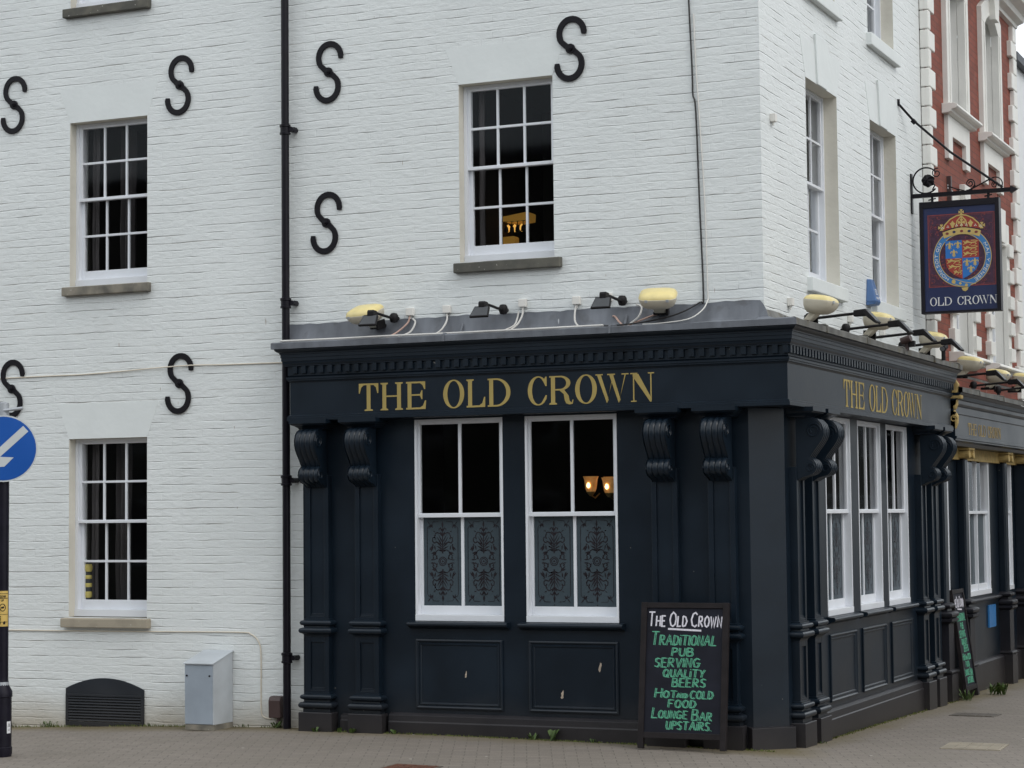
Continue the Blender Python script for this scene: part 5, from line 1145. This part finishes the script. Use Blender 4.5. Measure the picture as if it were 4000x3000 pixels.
rr_.v = rm.v[20:]; rr_.v = [(x, y-5.99, z) for x, y, z in rm.v[-20:]]; rr_.f = [(0, 1, 2, 3), (4, 5, 6, 7), (8, 9, 10, 11), (12, 13, 14, 15), (16, 17, 18, 19)]; rr_.build('room', 'room', ns)
for i, c in enumerate((6.09, 7.20, 9.53, 10.62)):
    p_ = MB(GB); hw = .095
    p_.box(c-hw, c+hw, .05, .155 if i < 3 else .36, .80, 2.54); pil = p_.build('column', 'black', ns, bevel=.02)
    def pth(d): return [(c-hw-d, .05), (c-hw-d, .155+d), (c+hw+d, .155+d), (c+hw+d, .05)]
    m_ = MB(GB)
    m_.sweep([(.001, .93), (.02, .925)]+[(.03+.022*math.cos(R(t)), .895+.022*math.sin(R(t))) for t in range(80, -81, -32)]+[(.012, .86), (.015, .84)]+[(.045+.035*math.cos(R(t)), .80+.035*math.sin(R(t))) for t in range(80, -81, -32)]+[(.075, .755), (.075, .73), (.03, .70), (.03, .20)]+[(.04+.02*math.cos(R(t)), .175+.02*math.sin(R(t))) for t in range(80, -81, -40)]+[(.06, .15), (.06, -.5)], pth, True)
    m_.build('pedestal', 'plinth', pil, smooth=True)
    g_ = MB(GB); g_.box(c-hw-.06, c+hw+.06, .05, .225, 2.635, 2.662)
    for sg in (-1, 1): g_.tube([(c+sg*(hw+.025), .05, 2.585), (c+sg*(hw+.025), .225, 2.585)], .048, 14)
    g_.box(c-hw, c+hw, .055, .20, 2.555, 2.634); g_.build('capital', 'goldold', pil, bevel=.006)
bq = MB(GB); bq.box(5.996, NE, .0605, .10, 2.525, 2.662); bq.build('gold_band', 'goldold', ns)
lw_ = MB(GB); lw_.prism_u([(.061, .90), (.09, .895), (.105, .88), (.105, .865), (.061, .85)], 7.30, 9.43); lw_.prism_u([(.061, .16), (.09, .15), (.115, .13), (.12, -.6), (.061, -.6)], 6.2, 10.95); lw_.build('skirting', 'plinth', ns)
# scroll stop between the two shopfronts
ks = thing('console_bracket', 'pale gold carved console standing between the two shopfront fascias', 'console', (0, 5.99, 2.83))
K = lambda u, o, z: (o, u-5.99, z-2.83)
k_ = MB(K); k_.prism_u([(.05, 3.40), (.30, 3.395), (.345, 3.33), (.335, 3.28), (.33, 3.22), (.02, 3.21)], 5.995, 6.07); k_.box(5.993, 6.10, .02, .375, 3.165, 3.21); k_.prism_u([(.02, 3.163), (.33, 3.163), (.325, 3.10), (.305, 3.05), (.02, 3.05)], 5.995, 6.07)
k_.prism_u([(.02, 3.045), (.295, 3.045), (.33, 2.98), (.325, 2.90), (.30, 2.835), (.02, 2.83)], 5.995, 6.065); k_.build('carving', 'goldold', ks, bevel=.012)
sp_ = MB(K); spv = [(.285+.04*(1-.6*i/14)*math.cos(i*.6), 5.992, 2.95+.04*(1-.6*i/14)*math.sin(i*.6)) for i in range(15)]
sp_.tube([(u, o, z) for o, u, z in spv], .008, 6); sp_.build('scroll', 'goldold', ks)
po = thing('poster', 'small blue poster in a frame on the neighbouring black shopfront below its window', 'poster', (.062, 8.87, .52), 90)
MB(FA).box(-.20, .20, .0, .02, .0, .27).build('panel', 'poster', po); pw = MB(FA)
pw.disc(-.06, .15, .05, .035, .0205, .001, 12).box(-.15, .15, .0205, .0215, .22, .235).box(-.15, .10, .0205, .0215, .04, .05); pw.build('print', 'poster', po)
ps = thing('projecting_sign', 'brown and blue projecting sign half hidden behind the hanging sign bar', 'sign', (.06, 7.0, 5.2))
MB(lambda *q: q).box(-.09, .045, -.03, .03, .30, .60).build('upper_panel', 'brown', ps, bevel=.004); MB(lambda *q: q).box(-.088, .043, -.028, .028, .0, .298).build('lower_panel', 'poster', ps)
q = MB(lambda *q: q).box(-.045, -.035, -.034, -.031, .44, .49).box(.005, .015, -.034, -.031, .45, .50); q.build('mark', 'label', ps)
# far white building
fb = thing('far_building', 'plain white building with a dark gutter at the far right beyond the brick one', 'building', (0, 11.25, 0))
GF = lambda u, o, z: (o, u-11.25, z)
MB(GF).box(11.23, 22, -8, .02, -.9, 8.06).build('wall', 'farwall', fb); MB(GF).box(11.23, 22, .022, .12, 8.0, 8.11).build('gutter', 'slate', fb)
MB(GF).add([(11.23, .05, 8.10), (22, .05, 8.10), (22, -4, 9.6), (11.23, -4, 9.6)], [(0, 1, 2, 3)]).build('roof', 'slate', fb)

# ---------------------------------------------------------------- covers in the paving
def cover(name, lab, x, y, wx, wy, mat, rz=0):
    z = gz(x, y); t = thing(name, lab, 'cover', (x, y, z), rz)
    sl_ = (gz(x+.3, y)-gz(x-.3, y))/.6; sy_ = (gz(x, y+.3)-gz(x, y-.3))/.6
    F = lambda a, b_, c: (a, b_, c+sl_*a+sy_*b_)
    MB(F).box(-wx/2, wx/2, -wy/2, wy/2, -.03, .006).build('rim', 'ironcover' if mat != 'slab' else 'slab', t); 
    q = MB(F)
    nx_ = max(2, int(wx/.09)); ny_ = max(2, int(wy/.09))
    for i in range(nx_):
        for j in range(ny_): q.box(-wx/2+.02+(wx-.04)*i/nx_+.006, -wx/2+.02+(wx-.04)*(i+1)/nx_-.006, -wy/2+.02+(wy-.04)*j/ny_+.006, -wy/2+.02+(wy-.04)*(j+1)/ny_-.006, .0062, .009)
    q.build('lid', mat, t)
cover('drain_cover', 'rusty iron cover at the bottom edge of the picture in the paving', -2.25, -2.28, .42, .42, 'rust')
cover('access_cover', 'pale stone access cover in the paving near the lower right corner', 1.50, .92, .50, .62, 'slab', 4)
cover('drain_cover', 'dark iron cover in the side street paving by the second chalkboard', .80, 4.3, .45, .40, 'ironcover')

# ---------------------------------------------------------------- weeds along the foot of the walls
def weed(lab, x, y, n, h, w_, broad, z=None):
    q = MB(lambda *p_: p_); rnd = random.Random(int(x*1000+y*77))
    for i in range(n):
        a = rnd.uniform(0, 2*math.pi); L = h*rnd.uniform(.5, 1.1); le_ = rnd.uniform(.25, .95); bx_, by_ = rnd.uniform(-w_, w_)*.6, rnd.uniform(-.02, .02)
        d = Vector((math.cos(a)*le_, math.sin(a)*le_*.6-.15, 1)).normalized(); s_ = Vector((-math.sin(a), math.cos(a), .2)).normalized()*L*(broad*rnd.uniform(.7, 1.2))
        p0 = Vector((bx_, by_, 0)); p1 = p0+d*L*.35; p2 = p0+d*L*.7+Vector((d.x, d.y, 0))*L*.10; p3 = p0+d*L*.95+Vector((d.x, d.y, -.3))*L*.18
        q.add([tuple(p0-s_*.15), tuple(p0+s_*.15), tuple(p1+s_*.8), tuple(p1-s_*.8), tuple(p2+s_), tuple(p2-s_), tuple(p3)], [(0, 1, 2, 3), (3, 2, 4, 5), (5, 4, 6)])
    o = q.build('weed', 'leaf', loc=(x, y, gz(x, y) if z is None else z), recalc=False)
    return tag(o, lab, 'weed', 'weeds at the foot of the walls')
for a in [('broad leaved green weed at the plinth below the second shop window', -1.905, -.215, 9, .13, .03, .30), ('smaller green tuft left of the broad leaved weed at the plinth', -2.08, -.215, 16, .07, .05, .12), ('tiny weed between the chalkboard and the broad leaved weed', -1.52, -.22, 9, .045, .05, .2),
          ('green weed at the base of the leftmost pilaster', -4.22, -.27, 12, .06, .06, .2), ('small weed between the two left pilasters', -3.97, -.25, 8, .06, .03, .25), ('leafy weed just left of the second pilaster base', -3.83, -.275, 9, .06, .03, .3), ('small weed right of the second pilaster base', -3.42, -.23, 9, .06, .02, .25),
          ('yellowish grass tuft beside the road sign base', -7.86, -.04, 40, .11, .14, .05), ('low grass tuft left of the cellar grille', -7.33, -.04, 36, .075, .12, .05), ('tiny tuft right of the cellar grille', -6.16, -.04, 12, .05, .06, .08), ('scrappy weed between the cabinet and the meter box', -5.10, -.05, 14, .05, .10, .12), ('withered weed under the brown meter box', -4.74, -.06, 16, .08, .06, .12),
          ('green tuft behind the foot of the second chalkboard', .30, 6.25, 24, .17, .08, .06), ('leafy clump right of the second chalkboard', .42, 7.35, 34, .17, .14, .12), ('tiny weed by the corner plinth step', .27, .62, 8, .03, .04, .2)]: weed(*a)
q = MB(lambda *p_: p_); rnd = random.Random(5)
def blade(x, y, h):
    z = gz(x, y); a = rnd.uniform(0, 6.28); w__ = .006
    q.add([(x-w__, y, z), (x+w__, y, z), (x+math.cos(a)*h*.5, y+math.sin(a)*h*.4, z+h)], [(0, 1, 2)])
for i in range(900):
    u = rnd.uniform(-8.3, -4.7); 
    if rnd.random() < .5+.5*math.sin(u*5.3)*math.sin(u*2.1): blade(u, -.015-abs(rnd.gauss(0, .02)), rnd.uniform(.008, .03))
for i in range(700): u = rnd.uniform(-4.4, .1); blade(u, -.20-abs(rnd.gauss(0, .02)), rnd.uniform(.005, .02))
for i in range(500): u = rnd.uniform(.6, 7); blade(.20+abs(rnd.gauss(0, .02)), u, rnd.uniform(.005, .022))
tag(q.build('moss', 'moss', recalc=False), kind='stuff')

# ---------------------------------------------------------------- unseen rows added across the streets to darken reflections in panes and gloss paint
def added_row(lab, x0, x1, y0, y1, h, face):
    t = thing('terrace', lab, 'building', (x0, y0, -.4))
    MB(lambda *q: q).box(0, x1-x0, 0, y1-y0, 0, h).build('wall', 'stonedark', t)
    q = MB(lambda *p_: p_); fr = MB(lambda *p_: p_)
    L = (x1-x0) if face == 'y' else (y1-y0)
    for k_ in range(int(L/3.2)):
        for z in (1.2, 4.4, 7.4):
            if z+1.9 > h: continue
            a = 1+k_*3.2
            if face == 'y': q.box(a, a+1.1, y1-y0+.01, y1-y0+.03, z, z+1.7); fr.box(a-.08, a+1.18, y1-y0, y1-y0+.02, z-.08, z+1.78)
            else: q.box(-.03, -.01, a, a+1.1, z, z+1.7); fr.box(-.02, 0, a-.08, a+1.18, z-.08, z+1.78)
    f = fr.build('window', 'sash', t); q.build('glass', 'etch', f)
    MB(lambda *p_: p_).box(-.2, x1-x0+.2, -.2, y1-y0+.2, h, h+.3).build('roof', 'slate', t)
added_row('unseen grey terrace added across the main road to darken reflections', -60, 30, -46, -34, 12, 'y')
added_row('unseen grey terrace added across the side street to darken its reflections', 14, 24, 4, 70, 9.5, 'x')
